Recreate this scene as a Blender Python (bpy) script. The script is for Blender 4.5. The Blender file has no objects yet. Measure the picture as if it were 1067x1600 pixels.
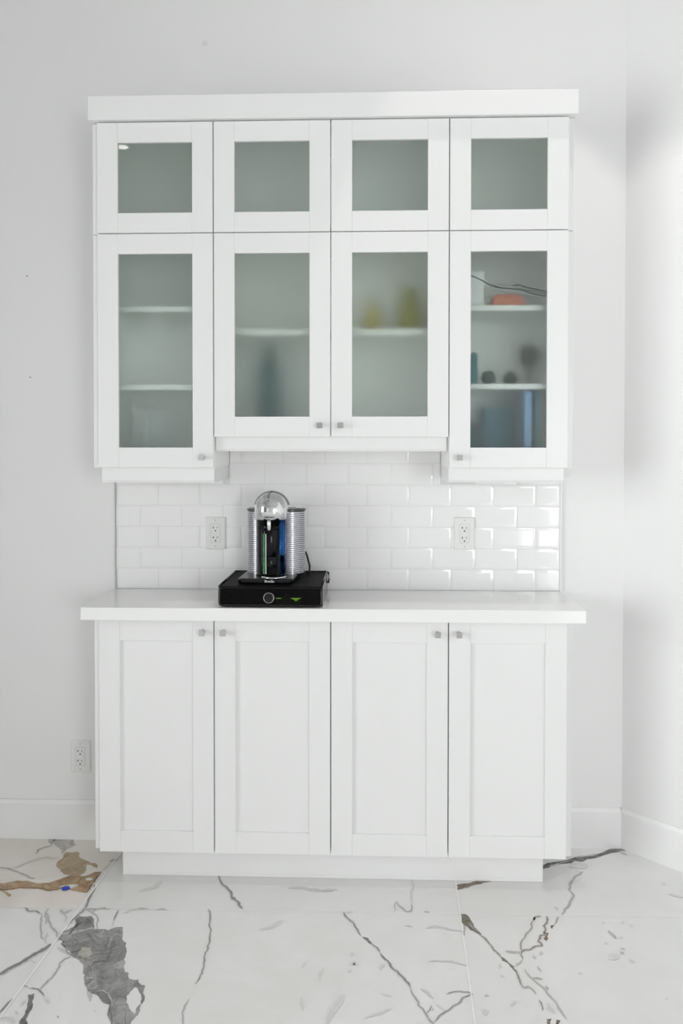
import bpy, bmesh, math, random
from mathutils import Vector, Matrix
random.seed(7)
S = bpy.context.scene
COL = S.collection
PI = math.pi

# ------------------------------------------------------------------ materials
def mat(name):
    m = bpy.data.materials.new(name); m.use_nodes = True
    nt = m.node_tree; nt.nodes.clear()
    o = nt.nodes.new('ShaderNodeOutputMaterial'); o.location = (600, 0)
    return m, nt, o
def N(nt, t, **kw):
    n = nt.nodes.new(t)
    for k, v in kw.items():
        if k in n.inputs.keys(): n.inputs[k].default_value = v
        else: setattr(n, k, v)
    return n
def rgb(r, g, b): return (r, g, b, 1.0)
def srgb(r, g, b):
    f = lambda c: (c/255/12.92 if c/255 <= .04045 else ((c/255+.055)/1.055)**2.4)
    return (f(r), f(g), f(b), 1.0)
def principled(name, col, rough=.5, metal=0.0, spec=.5, coat=0.0, var=0.0, vscale=8.0, bump=0.0, bscale=200.0):
    m, nt, o = mat(name)
    p = N(nt, 'ShaderNodeBsdfPrincipled')
    p.inputs['Base Color'].default_value = col
    p.inputs['Roughness'].default_value = rough
    p.inputs['Metallic'].default_value = metal
    p.inputs['Specular IOR Level'].default_value = spec
    p.inputs['Coat Weight'].default_value = coat
    p.inputs['Coat Roughness'].default_value = .03
    nt.links.new(p.outputs[0], o.inputs[0])
    tc = N(nt, 'ShaderNodeTexCoord')
    if var:
        nz = N(nt, 'ShaderNodeTexNoise', Scale=vscale, Detail=4.0)
        nt.links.new(tc.outputs['Object'], nz.inputs['Vector'])
        mx = N(nt, 'ShaderNodeMix', data_type='RGBA')
        mx.inputs[6].default_value = tuple(c*(1-var) for c in col[:3])+(1,)
        mx.inputs[7].default_value = tuple(min(1, c*(1+var)) for c in col[:3])+(1,)
        nt.links.new(nz.outputs[0], mx.inputs[0]); nt.links.new(mx.outputs[2], p.inputs['Base Color'])
    if bump:
        nz = N(nt, 'ShaderNodeTexNoise', Scale=bscale, Detail=3.0)
        nt.links.new(tc.outputs['Object'], nz.inputs['Vector'])
        b = N(nt, 'ShaderNodeBump', Strength=bump, Distance=.001)
        nt.links.new(nz.outputs[0], b.inputs['Height']); nt.links.new(b.outputs[0], p.inputs['Normal'])
    return m

M = {}
M['wall'] = principled('wall_paint', rgb(.82, .82, .82), .55, var=.01, vscale=1.5, bump=.06, bscale=180)
M['wall_mark'] = principled('wall_mark', rgb(.05, .045, .04), .8)
M['wall_smudge'] = principled('wall_smudge', rgb(.745, .745, .745), .7)
M['ceiling'] = principled('ceiling_paint', rgb(.50, .50, .50), .7)
M['trimpaint'] = principled('trim_paint', rgb(.84, .84, .84), .35, var=.008)
M['cab'] = principled('cabinet_lacquer', rgb(.825, .825, .825), .32, spec=.4, var=.006, vscale=3)
M['cabin'] = principled('cabinet_interior', rgb(.92, .92, .91), .5)
M['shelf'] = principled('shelf_white', rgb(.90, .90, .87), .4)
M['tile'] = principled('glazed_tile', rgb(.88, .88, .88), .07, spec=.5, var=.012, vscale=12, bump=.05, bscale=25)
M['grout'] = principled('tile_grout', rgb(.74, .74, .74), .8)
M['quartz'] = principled('white_quartz', rgb(.87, .87, .865), .12, spec=.5, var=.012, vscale=40)
M['chrome'] = principled('chrome', rgb(.72, .72, .73), .05, metal=1)
M['knob'] = principled('brushed_nickel', rgb(.55, .55, .55), .16, metal=1, var=.05, vscale=60)
M['lever'] = principled('grey_chrome', rgb(.30, .30, .31), .12, metal=1)
M['plate'] = principled('outlet_plastic', rgb(.80, .80, .79), .35)
M['slot'] = principled('outlet_slot', rgb(.01, .01, .01), .6)
M['screw'] = principled('screw_head', rgb(.5, .5, .5), .4, metal=.6)
M['black'] = principled('black_gloss', rgb(.003, .003, .0035), .12, spec=.4)
M['blackwire'] = principled('black_mesh', rgb(.0015, .0015, .0015), .55, spec=.12)
M['darktop'] = principled('black_plastic', rgb(.002, .002, .002), .55, spec=.08, bump=.05)
M['lidgrey'] = principled('dark_grey_plastic', rgb(.05, .05, .05), .25)
M['blue'] = principled('blue_plastic', rgb(.01, .03, .45), .4)
M['wire'] = principled('dark_wire', rgb(.05, .05, .05), .5)
M['rubber'] = principled('black_rubber', rgb(.01, .01, .01), .5)
M['letter_white'] = principled('lettering_white', rgb(.75, .75, .75), .5)
M['letter_dark'] = principled('lettering_dark', rgb(.06, .06, .06), .5)
M['white_ceramic'] = principled('white_ceramic', rgb(.85, .85, .85), .3)
M['orange'] = principled('orange_cloth', rgb(.58, .20, .12), .6, var=.1, vscale=30)
M['teal'] = principled('teal_card', rgb(.05, .20, .22), .5, var=.08)
M['darkteal'] = principled('dark_teal_glass', rgb(.05, .15, .16), .15)
M['dark_ball'] = principled('dark_glaze', rgb(.06, .10, .09), .3)
M['dgrey_ball'] = principled('dark_grey_glaze', rgb(.16, .16, .155), .4)
M['paleblue'] = principled('pale_blue_card', rgb(.22, .38, .62), .4)
M['navy'] = principled('navy_card', rgb(.12, .24, .29), .5)
M['yellow'] = principled('mustard_glaze', rgb(.60, .46, .02), .45, var=.15, vscale=20)
M['olive'] = principled('olive_glaze', rgb(.34, .31, .05), .5, var=.15, vscale=25)
M['green'] = principled('green_foil', rgb(.18, .42, .03), .3, metal=.3)
M['green_glint'] = principled('green_glint', rgb(.03, .17, .05), .2, var=.7, vscale=60)
M['alum'] = principled('window_frame_white', rgb(.7, .7, .7), .4)

def frosted(name, tint, rough, ior=1.12):
    m, nt, o = mat(name)
    fr = N(nt, 'ShaderNodeFresnel', IOR=1.5)
    gl = N(nt, 'ShaderNodeBsdfGlossy', Roughness=.015); gl.inputs['Color'].default_value = rgb(1, 1, 1)
    rf = N(nt, 'ShaderNodeBsdfRefraction', Roughness=rough, IOR=ior); rf.inputs['Color'].default_value = tint
    nz = N(nt, 'ShaderNodeTexNoise', Scale=400.0)
    tc = N(nt, 'ShaderNodeTexCoord'); nt.links.new(tc.outputs['Object'], nz.inputs['Vector'])
    b = N(nt, 'ShaderNodeBump', Strength=.03, Distance=.0005)
    nt.links.new(nz.outputs[0], b.inputs['Height']); nt.links.new(b.outputs[0], rf.inputs['Normal'])
    mx = N(nt, 'ShaderNodeMixShader')
    nt.links.new(fr.outputs[0], mx.inputs[0]); nt.links.new(rf.outputs[0], mx.inputs[1]); nt.links.new(gl.outputs[0], mx.inputs[2])
    nt.links.new(mx.outputs[0], o.inputs[0])
    return m
M['frost'] = frosted('frosted_glass', rgb(.966, .999, .982), .50, 1.5)
M['frost_clear'] = frosted('lightly_frosted_glass', rgb(.957, .990, .980), .31, 1.4)

def clear_glass():
    m, nt, o = mat('clear_pane')
    fr = N(nt, 'ShaderNodeFresnel', IOR=1.45)
    gl = N(nt, 'ShaderNodeBsdfGlossy', Roughness=0.0)
    tr = N(nt, 'ShaderNodeBsdfTransparent'); tr.inputs[0].default_value = rgb(.97, .98, .97)
    mx = N(nt, 'ShaderNodeMixShader')
    nt.links.new(fr.outputs[0], mx.inputs[0]); nt.links.new(tr.outputs[0], mx.inputs[1]); nt.links.new(gl.outputs[0], mx.inputs[2])
    nt.links.new(mx.outputs[0], o.inputs[0]); return m
M['pane'] = clear_glass()
def thin_glass():
    m, nt, o = mat('thin_glassware')
    lw = N(nt, 'ShaderNodeLayerWeight', Blend=.6)
    gl = N(nt, 'ShaderNodeBsdfDiffuse'); gl.inputs[0].default_value = rgb(.9, .93, .92)
    tr = N(nt, 'ShaderNodeBsdfTransparent'); tr.inputs[0].default_value = rgb(.95, .97, .97)
    mx = N(nt, 'ShaderNodeMixShader')
    nt.links.new(lw.outputs['Facing'], mx.inputs[0]); nt.links.new(tr.outputs[0], mx.inputs[1]); nt.links.new(gl.outputs[0], mx.inputs[2])
    nt.links.new(mx.outputs[0], o.inputs[0]); return m
M['vase'] = thin_glass()

def blue_reflection_mat():
    # blue metal for the strip that imitates a reflection on the column
    m, nt, o = mat('blue_reflection_metal')
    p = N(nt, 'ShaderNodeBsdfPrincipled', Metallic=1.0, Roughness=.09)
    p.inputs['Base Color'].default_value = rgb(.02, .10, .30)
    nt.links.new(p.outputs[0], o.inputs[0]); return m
M['column'] = principled('black_lacquer', rgb(.003, .003, .004), .06, spec=.22)
M['blue_glint'] = blue_reflection_mat()
def tank_mat():
    m, nt, o = mat('ribbed_tank')
    p = N(nt, 'ShaderNodeBsdfPrincipled', Metallic=.85, Roughness=.22)
    p.inputs['Base Color'].default_value = rgb(.55, .55, .58)
    nt.links.new(p.outputs[0], o.inputs[0]); return m
M['tank'] = tank_mat()
M['tank_groove'] = principled('tank_groove', rgb(.22, .22, .26), .4, metal=.5)

# marble floor: polished slabs, veins carried by a colour attribute
def marble(name, c1, c2, scale, contrast=(.35, .65), rough=.2, attr=True, crack=None):
    m, nt, o = mat(name)
    tc = N(nt, 'ShaderNodeTexCoord')
    n1 = N(nt, 'ShaderNodeTexNoise', Scale=scale, Detail=7.0, Roughness=.6, Distortion=1.2)
    nt.links.new(tc.outputs['Object'], n1.inputs['Vector'])
    rp = N(nt, 'ShaderNodeMapRange'); rp.inputs[1].default_value = contrast[0]; rp.inputs[2].default_value = contrast[1]
    nt.links.new(n1.outputs[0], rp.inputs[0])
    mx = N(nt, 'ShaderNodeMix', data_type='RGBA'); mx.inputs[6].default_value = c1; mx.inputs[7].default_value = c2
    nt.links.new(rp.outputs[0], mx.inputs[0])
    last = mx.outputs[2]
    if crack:
        wv = N(nt, 'ShaderNodeTexNoise', Scale=crack[1], Detail=3.0, Distortion=2.5)
        nt.links.new(tc.outputs['Object'], wv.inputs['Vector'])
        sb = N(nt, 'ShaderNodeMath', operation='SUBTRACT'); sb.inputs[1].default_value = .5
        nt.links.new(wv.outputs[0], sb.inputs[0])
        ab = N(nt, 'ShaderNodeMath', operation='ABSOLUTE'); nt.links.new(sb.outputs[0], ab.inputs[0])
        mr = N(nt, 'ShaderNodeMapRange'); mr.inputs[1].default_value = 0; mr.inputs[2].default_value = .035
        mr.inputs[3].default_value = crack[2]; mr.inputs[4].default_value = 0
        nt.links.new(ab.outputs[0], mr.inputs[0])
        m3 = N(nt, 'ShaderNodeMix', data_type='RGBA'); m3.inputs[7].default_value = crack[0]
        nt.links.new(last, m3.inputs[6]); nt.links.new(mr.outputs[0], m3.inputs[0]); last = m3.outputs[2]
    if attr:
        at = N(nt, 'ShaderNodeVertexColor'); at.layer_name = 'vein'
        m2 = N(nt, 'ShaderNodeMix', data_type='RGBA')
        nt.links.new(at.outputs['Alpha'], m2.inputs[0]); nt.links.new(last, m2.inputs[6]); nt.links.new(at.outputs['Color'], m2.inputs[7])
        last = m2.outputs[2]
    p = N(nt, 'ShaderNodeBsdfPrincipled', Roughness=rough)
    p.inputs['Specular IOR Level'].default_value = .45
    nt.links.new(last, p.inputs['Base Color']); nt.links.new(p.outputs[0], o.inputs[0])
    return m
FM = ['base', 'warm', 'gold', 'tan', 'pale', 'grey', 'dgrey', 'brown', 'olive', 'grout']
FMAT = {
 'base': marble('white_marble', srgb(223, 222, 220), srgb(231, 231, 230), 2.2),
 'warm': marble('warm_white_marble', srgb(224, 217, 209), srgb(232, 227, 221), 2.2),
 'gold': marble('gold_vein', srgb(150, 119, 82), srgb(190, 164, 128), 14, (.35, .65), crack=(srgb(120, 92, 60), 9, .6)),
 'tan': marble('tan_vein', srgb(158, 138, 106), srgb(190, 171, 139), 16, (.35, .65), crack=(srgb(128, 106, 76), 8, .4)),
 'pale': marble('pale_vein', srgb(160, 155, 146), srgb(200, 196, 190), 18, (.35, .65), crack=(srgb(130, 126, 118), 12, .5)),
 'grey': marble('grey_vein', srgb(116, 115, 114), srgb(170, 169, 168), 13, (.33, .67), crack=(srgb(104, 103, 102), 9, .65)),
 'dgrey': marble('dark_grey_vein', srgb(95, 94, 94), srgb(140, 139, 138), 25, (.35, .65), crack=(srgb(70, 70, 70), 20, .6)),
 'brown': marble('brown_vein', srgb(96, 80, 64), srgb(135, 122, 108), 30),
 'olive': marble('olive_vein', srgb(98, 94, 80), srgb(135, 131, 117), 40),
 'grout': principled('floor_grout', rgb(.93, .93, .92), .7),
}
VC = {'d': srgb(98, 97, 95), 'm': srgb(135, 134, 132), 'l': srgb(180, 179, 178), 'b': srgb(104, 86, 70), 'br': srgb(120, 88, 54),
      'dk': srgb(72, 70, 68), 'pw': srgb(205, 204, 202), 'pale': srgb(185, 184, 182), 'ol': srgb(108, 105, 94)}

# ------------------------------------------------------------------ mesh helpers
class MB:
    def __init__(s): s.v = []; s.f = []; s.m = []; s.sm = []
    def add(s, vs, fs, mi=0, smooth=False):
        b = len(s.v); s.v += [Vector(v) for v in vs]
        for f in fs: s.f.append([b+i for i in f]); s.m.append(mi); s.sm.append(smooth)
    def box(s, x0, x1, y0, y1, z0, z1, mi=0):
        s.add([(x0,y0,z0),(x1,y0,z0),(x1,y1,z0),(x0,y1,z0),(x0,y0,z1),(x1,y0,z1),(x1,y1,z1),(x0,y1,z1)],
              [(0,3,2,1),(4,5,6,7),(0,1,5,4),(1,2,6,5),(2,3,7,6),(3,0,4,7)], mi)
    def loft(s, rings, cap0=True, cap1=True, mi=0, smooth=True, closed=True):
        b = len(s.v); n = len(rings[0])
        for r in rings: s.v += [Vector(p) for p in r]
        for i in range(len(rings)-1):
            for j in range(n if closed else n-1):
                k = (j+1) % n
                s.f.append([b+i*n+j, b+i*n+k, b+(i+1)*n+k, b+(i+1)*n+j]); s.m.append(mi); s.sm.append(smooth)
        if cap0: s.f.append([b+j for j in range(n)][::-1]); s.m.append(mi); s.sm.append(False)
        if cap1: s.f.append([b+(len(rings)-1)*n+j for j in range(n)]); s.m.append(mi); s.sm.append(False)
    def lathe(s, cx, cy, prof, n=48, mi=0, smooth=True, cap0=True, cap1=True):
        s.loft([[(cx+r*math.cos(2*PI*j/n), cy+r*math.sin(2*PI*j/n), z) for j in range(n)] for r, z in prof], cap0, cap1, mi, smooth)
    def tube(s, pts, r, n=8, mi=0):
        pts = [Vector(p) for p in pts]; rings = []
        for i, p in enumerate(pts):
            t = (pts[min(i+1, len(pts)-1)]-pts[max(i-1, 0)]).normalized()
            a = t.cross(Vector((0, 0, 1)));
            if a.length < .05: a = t.cross(Vector((1, 0, 0)))
            a.normalize(); c = t.cross(a)
            rings.append([p+(a*math.cos(2*PI*j/n)+c*math.sin(2*PI*j/n))*r for j in range(n)])
        s.loft(rings, mi=mi)
    def prism(s, poly, axis, a0, a1, mi=0, smooth=False):
        # poly: 2-D points in the plane of the other two axes, extruded along axis from a0 to a1
        def P(p, a): return {'x': (a, p[0], p[1]), 'y': (p[0], a, p[1]), 'z': (p[0], p[1], a)}[axis]
        n = len(poly)
        s.add([P(p, a0) for p in poly]+[P(p, a1) for p in poly],
              [tuple(range(n))[::-1], tuple(range(n, 2*n))]+[(i, (i+1) % n, n+(i+1) % n, n+i) for i in range(n)], mi, smooth)

ORG = {}
def link(o): COL.objects.link(o); return o
def build(name, mb, mats, parent=None, origin=None, bevel=0, seg=2, recalc=True, auto=None):
    if origin is None:
        if parent is not None: org = ORG[parent.name]
        else:
            xs = [v.x for v in mb.v]; ys = [v.y for v in mb.v]; zs = [v.z for v in mb.v]
            org = Vector(((min(xs)+max(xs))/2, (min(ys)+max(ys))/2, min(zs)))
    else: org = Vector(origin)
    me = bpy.data.meshes.new(name)
    me.from_pydata([tuple(v-org) for v in mb.v], [], mb.f)
    for p, mi, sm in zip(me.polygons, mb.m, mb.sm): p.material_index = mi; p.use_smooth = sm
    for m in (mats if isinstance(mats, (list, tuple)) else [mats]): me.materials.append(m)
    if recalc:
        bm = bmesh.new(); bm.from_mesh(me); bmesh.ops.recalc_face_normals(bm, faces=bm.faces); bm.to_mesh(me); bm.free()
    me.update()
    o = link(bpy.data.objects.new(name, me)); ORG[o.name] = org
    if parent is not None:
        o.parent = parent; o.location = org-ORG[parent.name]
    else: o.location = org
    if bevel:
        b = o.modifiers.new('bevel', 'BEVEL'); b.width = bevel; b.segments = seg; b.limit_method = 'ANGLE'; b.angle_limit = math.radians(40)
        b.harden_normals = False
    return o
def thing(name, loc, label, cat, group=None):
    o = link(bpy.data.objects.new(name, None)); o.location = loc; o.empty_display_size = .05; ORG[o.name] = Vector(loc)
    return tag(o, label, cat, group)
def tag(o, label, cat, group=None):
    o['label'] = label; o['category'] = cat
    if group: o['group'] = group
    return o
def struct(o): o['kind'] = 'structure'; return o
def rrect(x0, x1, y0, y1, r, n=6):
    pts = []
    for cx, cy, a0 in ((x1-r, y1-r, 0), (x0+r, y1-r, PI/2), (x0+r, y0+r, PI), (x1-r, y0+r, 3*PI/2)):
        for i in range(n+1): a = a0+PI/2*i/n; pts.append((cx+r*math.cos(a), cy+r*math.sin(a)))
    return pts

# ------------------------------------------------------------------ room
XR = 1.0325            # corner with the angled wall
ANG = 3.1             # length of the angled wall along x and y
XW = XR+ANG            # side wall
XL, YB, H = -3.6, -7.2, 4.0
T = .12
mb = MB(); mb.box(XL-T, XR+.05, 0, T, 0, H)
def disc(mb, x, y, z, rx, rz, mi, n=12):
    mb.add([(x+rx*math.cos(2*PI*i/n), y, z+rz*math.sin(2*PI*i/n)) for i in range(n)], [tuple(range(n))], mi)
# two nail marks and a filled spot on the plaster
for (x, z) in ((-1.1219, 2.0601), (-1.1125, 1.6924)):
    mb.add([(x-.004, -.0008, z+.0035), (x+.001, -.0008, z+.0005), (x+.005, -.0008, z-.003), (x+.0035, -.0008, z-.0042), (x-.001, -.0008, z-.0012)], [(0, 1, 2, 3, 4)], 1)
disc(mb, -.4676, -.0006, 2.8882, .011, .011, 2, 16)
struct(build('wall_back', mb, [M['wall'], M['wall_mark'], M['wall_smudge']], recalc=False))
mb = MB(); d = T*.7071
mb.prism([(XR, 0), (XW, -ANG), (XW+d, -ANG+d), (XR+d, d)], 'z', 0, H)
struct(build('wall_angled', mb, M['wall']))
def wall_with_hole(name, axis, a0, a1, pos, thick, hole):
    # a wall along x ('x') or y ('y') with one opening (u0,u1,z0,z1)
    u0, u1, z0, z1 = hole; mb = MB()
    def bx(ua, ub, za, zb):
        if axis == 'x': mb.box(ua, ub, min(pos, pos+thick), max(pos, pos+thick), za, zb)
        else: mb.box(min(pos, pos+thick), max(pos, pos+thick), ua, ub, za, zb)
    bx(a0, u0, 0, H); bx(u1, a1, 0, H); bx(u0, u1, z1, H)
    if z0 > 0: bx(u0, u1, 0, z0)
    return struct(build(name, mb, M['wall']))
WR = (2.35, 3.95, 0.02, 2.32)      # glazed door in the rear wall (x range, z range)
WL = (-6.6, -2.0, .35, 2.6)         # wide unseen window added to the left wall for soft fill (y range)
mb = MB(); mb.box(XW, XW+T, YB, -ANG, 0, H); struct(build('wall_right', mb, M['wall']))
wall_with_hole('wall_rear', 'x', XL-T, XW+T, YB, -T, WR)
wall_with_hole('wall_left', 'y', YB, 0, XL, -T, WL)
mb = MB(); mb.box(XL-T, XW+T, YB-T, T, H, H+.1); struct(build('ceiling', mb, M['ceiling']))
def glazing(name, axis, pos, hole, nmul):
    u0, u1, z0, z1 = hole; f = .05; mb = MB(); gl = MB()
    def bx(m, ua, ub, za, zb, w):
        if axis == 'x': m.box(ua, ub, pos-w, pos+w, za, zb)
        else: m.box(pos-w, pos+w, ua, ub, za, zb)
    bx(mb, u0, u0+f, z0, z1, .03); bx(mb, u1-f, u1, z0, z1, .03); bx(mb, u0+f, u1-f, z0, z0+f, .03); bx(mb, u0+f, u1-f, z1-f, z1, .03)
    for i in range(1, nmul):
        c = u0+(u1-u0)*i/nmul; bx(mb, c-.03, c+.03, z0+f, z1-f, .03)
    o = struct(build(name, mb, M['alum']))
    bx(gl, u0+f, u1-f, z0+f, z1-f, .003)
    build('pane', gl, M['pane'], o)
glazing('door_1', 'x', YB-.05, WR, 2)
glazing('fill_window', 'y', XL-.05, WL, 4)

# ------------------------------------------------------------------ floor with its veins
POLYS = [
 ('gold', 0, [(-1.1015,-0.3197),(-1.066,-0.3104),(-1.0434,-0.3014),(-1.0092,-0.2986),(-0.9833,-0.3075),(-0.9648,-0.315),(-0.9425,-0.3102),(-0.9196,-0.3012),(-0.9062,-0.2902),(-0.894,-0.2757),(-0.881,-0.2628),(-0.8618,-0.2663),(-0.8457,-0.2615),(-0.8265,-0.2651),(-0.8132,-0.252),(-0.8006,-0.2364),(-0.7798,-0.2339),(-0.7816,-0.266),(-0.7822,-0.3006),(-0.783,-0.3327),(-0.7829,-0.364),(-0.8097,-0.3611),(-0.829,-0.3555),(-0.8453,-0.3467),(-0.8739,-0.3398),(-0.8823,-0.3519),(-0.9049,-0.3605),(-0.9293,-0.3535),(-0.9496,-0.3463),(-0.9668,-0.3469),(-0.9889,-0.3461),(-1.0114,-0.3445),(-1.0311,-0.3491),(-1.0447,-0.3575),(-1.0601,-0.3619),(-1.0814,-0.3626)]),
 ('gold', 0, [(-1.0629,-0.3604),(-1.0445,-0.3676),(-1.0259,-0.3801),(-1.0204,-0.3876),(-1.0248,-0.3969),(-1.0369,-0.3843),(-1.0555,-0.3719)]),
 ('base', 1, [(-0.8868,-0.3347),(-0.8756,-0.3239),(-0.8521,-0.3167),(-0.8298,-0.3151),(-0.8296,-0.3303),(-0.8473,-0.3412),(-0.8699,-0.3388)]),
 ('base', 1, [(-0.8172,-0.2789),(-0.8013,-0.2733),(-0.7909,-0.2804),(-0.7957,-0.2896),(-0.8077,-0.2933)]),
 ('tan', 0, [(-0.9447,-0.1055),(-0.9243,-0.1095),(-0.908,-0.1023),(-0.8953,-0.1178),(-0.891,-0.1361),(-0.8645,-0.1579),(-0.8339,-0.1792),(-0.8203,-0.1788),(-0.8038,-0.2002),(-0.8017,-0.2132),(-0.8159,-0.205),(-0.8294,-0.1923),(-0.8445,-0.1885),(-0.8362,-0.2187),(-0.8339,-0.2443),(-0.8457,-0.2615),(-0.8618,-0.2663),(-0.8826,-0.2586),(-0.9035,-0.2509),(-0.9172,-0.2387),(-0.936,-0.2135),(-0.9506,-0.1877),(-0.9529,-0.17),(-0.9443,-0.1561),(-0.9483,-0.1335),(-0.9506,-0.115)]),
 ('pale', 0, [(-1.0561,-0.0053),(-1.0274,-0.0033),(-0.9886,-0.002),(-0.9567,-0.0019),(-0.9493,-0.0286),(-0.9291,-0.0573),(-0.9386,-0.0576),(-0.9405,-0.0721),(-0.9547,-0.0917),(-0.9558,-0.1199),(-0.9663,-0.1109),(-0.9711,-0.0923),(-0.9968,-0.0693),(-1.0138,-0.0505),(-1.0262,-0.0558),(-1.043,-0.0318)]),
 ('grey', 0, [(-0.7695,-0.4912),(-0.7485,-0.4953),(-0.7254,-0.4897),(-0.7044,-0.5266),(-0.6936,-0.5582),(-0.6748,-0.5576),(-0.6466,-0.5611),(-0.6393,-0.55),(-0.6114,-0.5436),(-0.5957,-0.6035),(-0.5775,-0.62),(-0.5626,-0.6778),(-0.553,-0.7095),(-0.5439,-0.7479),(-0.5293,-0.755),(-0.5227,-0.7773),(-0.4973,-0.7801),(-0.4839,-0.8016),(-0.4709,-0.8048),(-0.4577,-0.8606),(-0.458,-0.901),(-0.4642,-0.9272),(-0.4684,-0.9471),(-0.4652,-0.9774),(-0.5071,-0.9788),(-0.5168,-0.9488),(-0.5424,-0.8805),(-0.5537,-0.8775),(-0.5767,-0.8578),(-0.5967,-0.8411),(-0.6169,-0.8313),(-0.6242,-0.8173),(-0.6364,-0.8032),(-0.6416,-0.7888),(-0.6469,-0.7666),(-0.6626,-0.7367),(-0.6783,-0.7138),(-0.7177,-0.6831),(-0.7426,-0.651),(-0.7635,-0.6307),(-0.7637,-0.6092),(-0.7583,-0.5739),(-0.7581,-0.5377)]),
 ('base', 1, [(-0.4956,-0.8114),(-0.4729,-0.8404),(-0.4632,-0.8744),(-0.4676,-0.9157),(-0.4851,-0.8953),(-0.498,-0.8756),(-0.5085,-0.8486),(-0.5029,-0.8274)]),
 ('grey', 0, [(-0.7849,-0.6111),(-0.767,-0.6163),(-0.7558,-0.5798),(-0.7533,-0.5375),(-0.7628,-0.5513),(-0.7738,-0.5655),(-0.7851,-0.5689),(-0.7868,-0.5926)]),
 ('pale', 1, [(-0.7005,-0.644),(-0.6728,-0.6487),(-0.659,-0.6784),(-0.6632,-0.6958),(-0.6806,-0.69),(-0.6995,-0.6852),(-0.7019,-0.669)]),
 ('dgrey', 0, [(0.6287,-0.2167),(0.7223,-0.1382),(0.8049,-0.1049),(0.8904,-0.0754),(0.956,-0.0414),(1.0139,-0.007),(1.0309,-0.0111),(1.0431,-0.0269),(1.001,-0.0422),(0.9495,-0.0644),(0.8856,-0.0933),(0.7997,-0.1269),(0.7168,-0.1639),(0.6272,-0.2249)]),
 ('brown', 0, [(0.4109,-0.2761),(0.4512,-0.2649),(0.4964,-0.2435),(0.5413,-0.2278),(0.5388,-0.244),(0.4931,-0.2674),(0.4481,-0.2904),(0.412,-0.3051)]),
 ('olive', 0, [(0.408,-0.4421),(0.4233,-0.4435),(0.4367,-0.4821),(0.4519,-0.5302),(0.4571,-0.5489),(0.4405,-0.5365),(0.4193,-0.5072),(0.4081,-0.4954),(0.4048,-0.477)]),
 ('olive', 0, [(0.4957,-0.6449),(0.513,-0.6699),(0.5263,-0.6888),(0.5289,-0.7144),(0.5219,-0.7045),(0.5119,-0.6763),(0.4972,-0.6647)]),
 ('brown', 0, [(0.6427,-0.5296),(0.6562,-0.5291),(0.6487,-0.5586),(0.6389,-0.5716),(0.6346,-0.5591)]),
 ('brown', 0, [(0.6685,-0.4926),(0.6829,-0.489),(0.6719,-0.5094),(0.6687,-0.5047)]),
 ('brown', 0, [(0.5712,-0.8945),(0.5838,-0.8919),(0.5734,-0.9197),(0.5675,-0.9199)]),
 ('brown', 0, [(0.5942,-0.8958),(0.6043,-0.8976),(0.5978,-0.9189),(0.5904,-0.9191)]),
 ('dgrey', 0, [(-0.7691,-0.8506),(-0.7528,-0.8454),(-0.7473,-0.8752),(-0.7376,-0.915),(-0.7221,-0.9657),(-0.7444,-0.9665),(-0.747,-0.9327),(-0.7501,-0.911),(-0.7575,-0.8755)]),
 ('dgrey', 1, [(-0.5944,-0.8329),(-0.5738,-0.8275),(-0.5567,-0.8456),(-0.5463,-0.8683),(-0.5473,-0.8796),(-0.568,-0.8645),(-0.5866,-0.8467)]),
 ('dgrey', 1, [(-0.7654,-0.5194),(-0.7628,-0.491),(-0.7447,-0.4999),(-0.741,-0.531),(-0.7484,-0.5508)]),
 ('dgrey', 0, [(0.1035,-0.5683),(0.1225,-0.5733),(0.1412,-0.6103),(0.1204,-0.5906)]),
]
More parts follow.
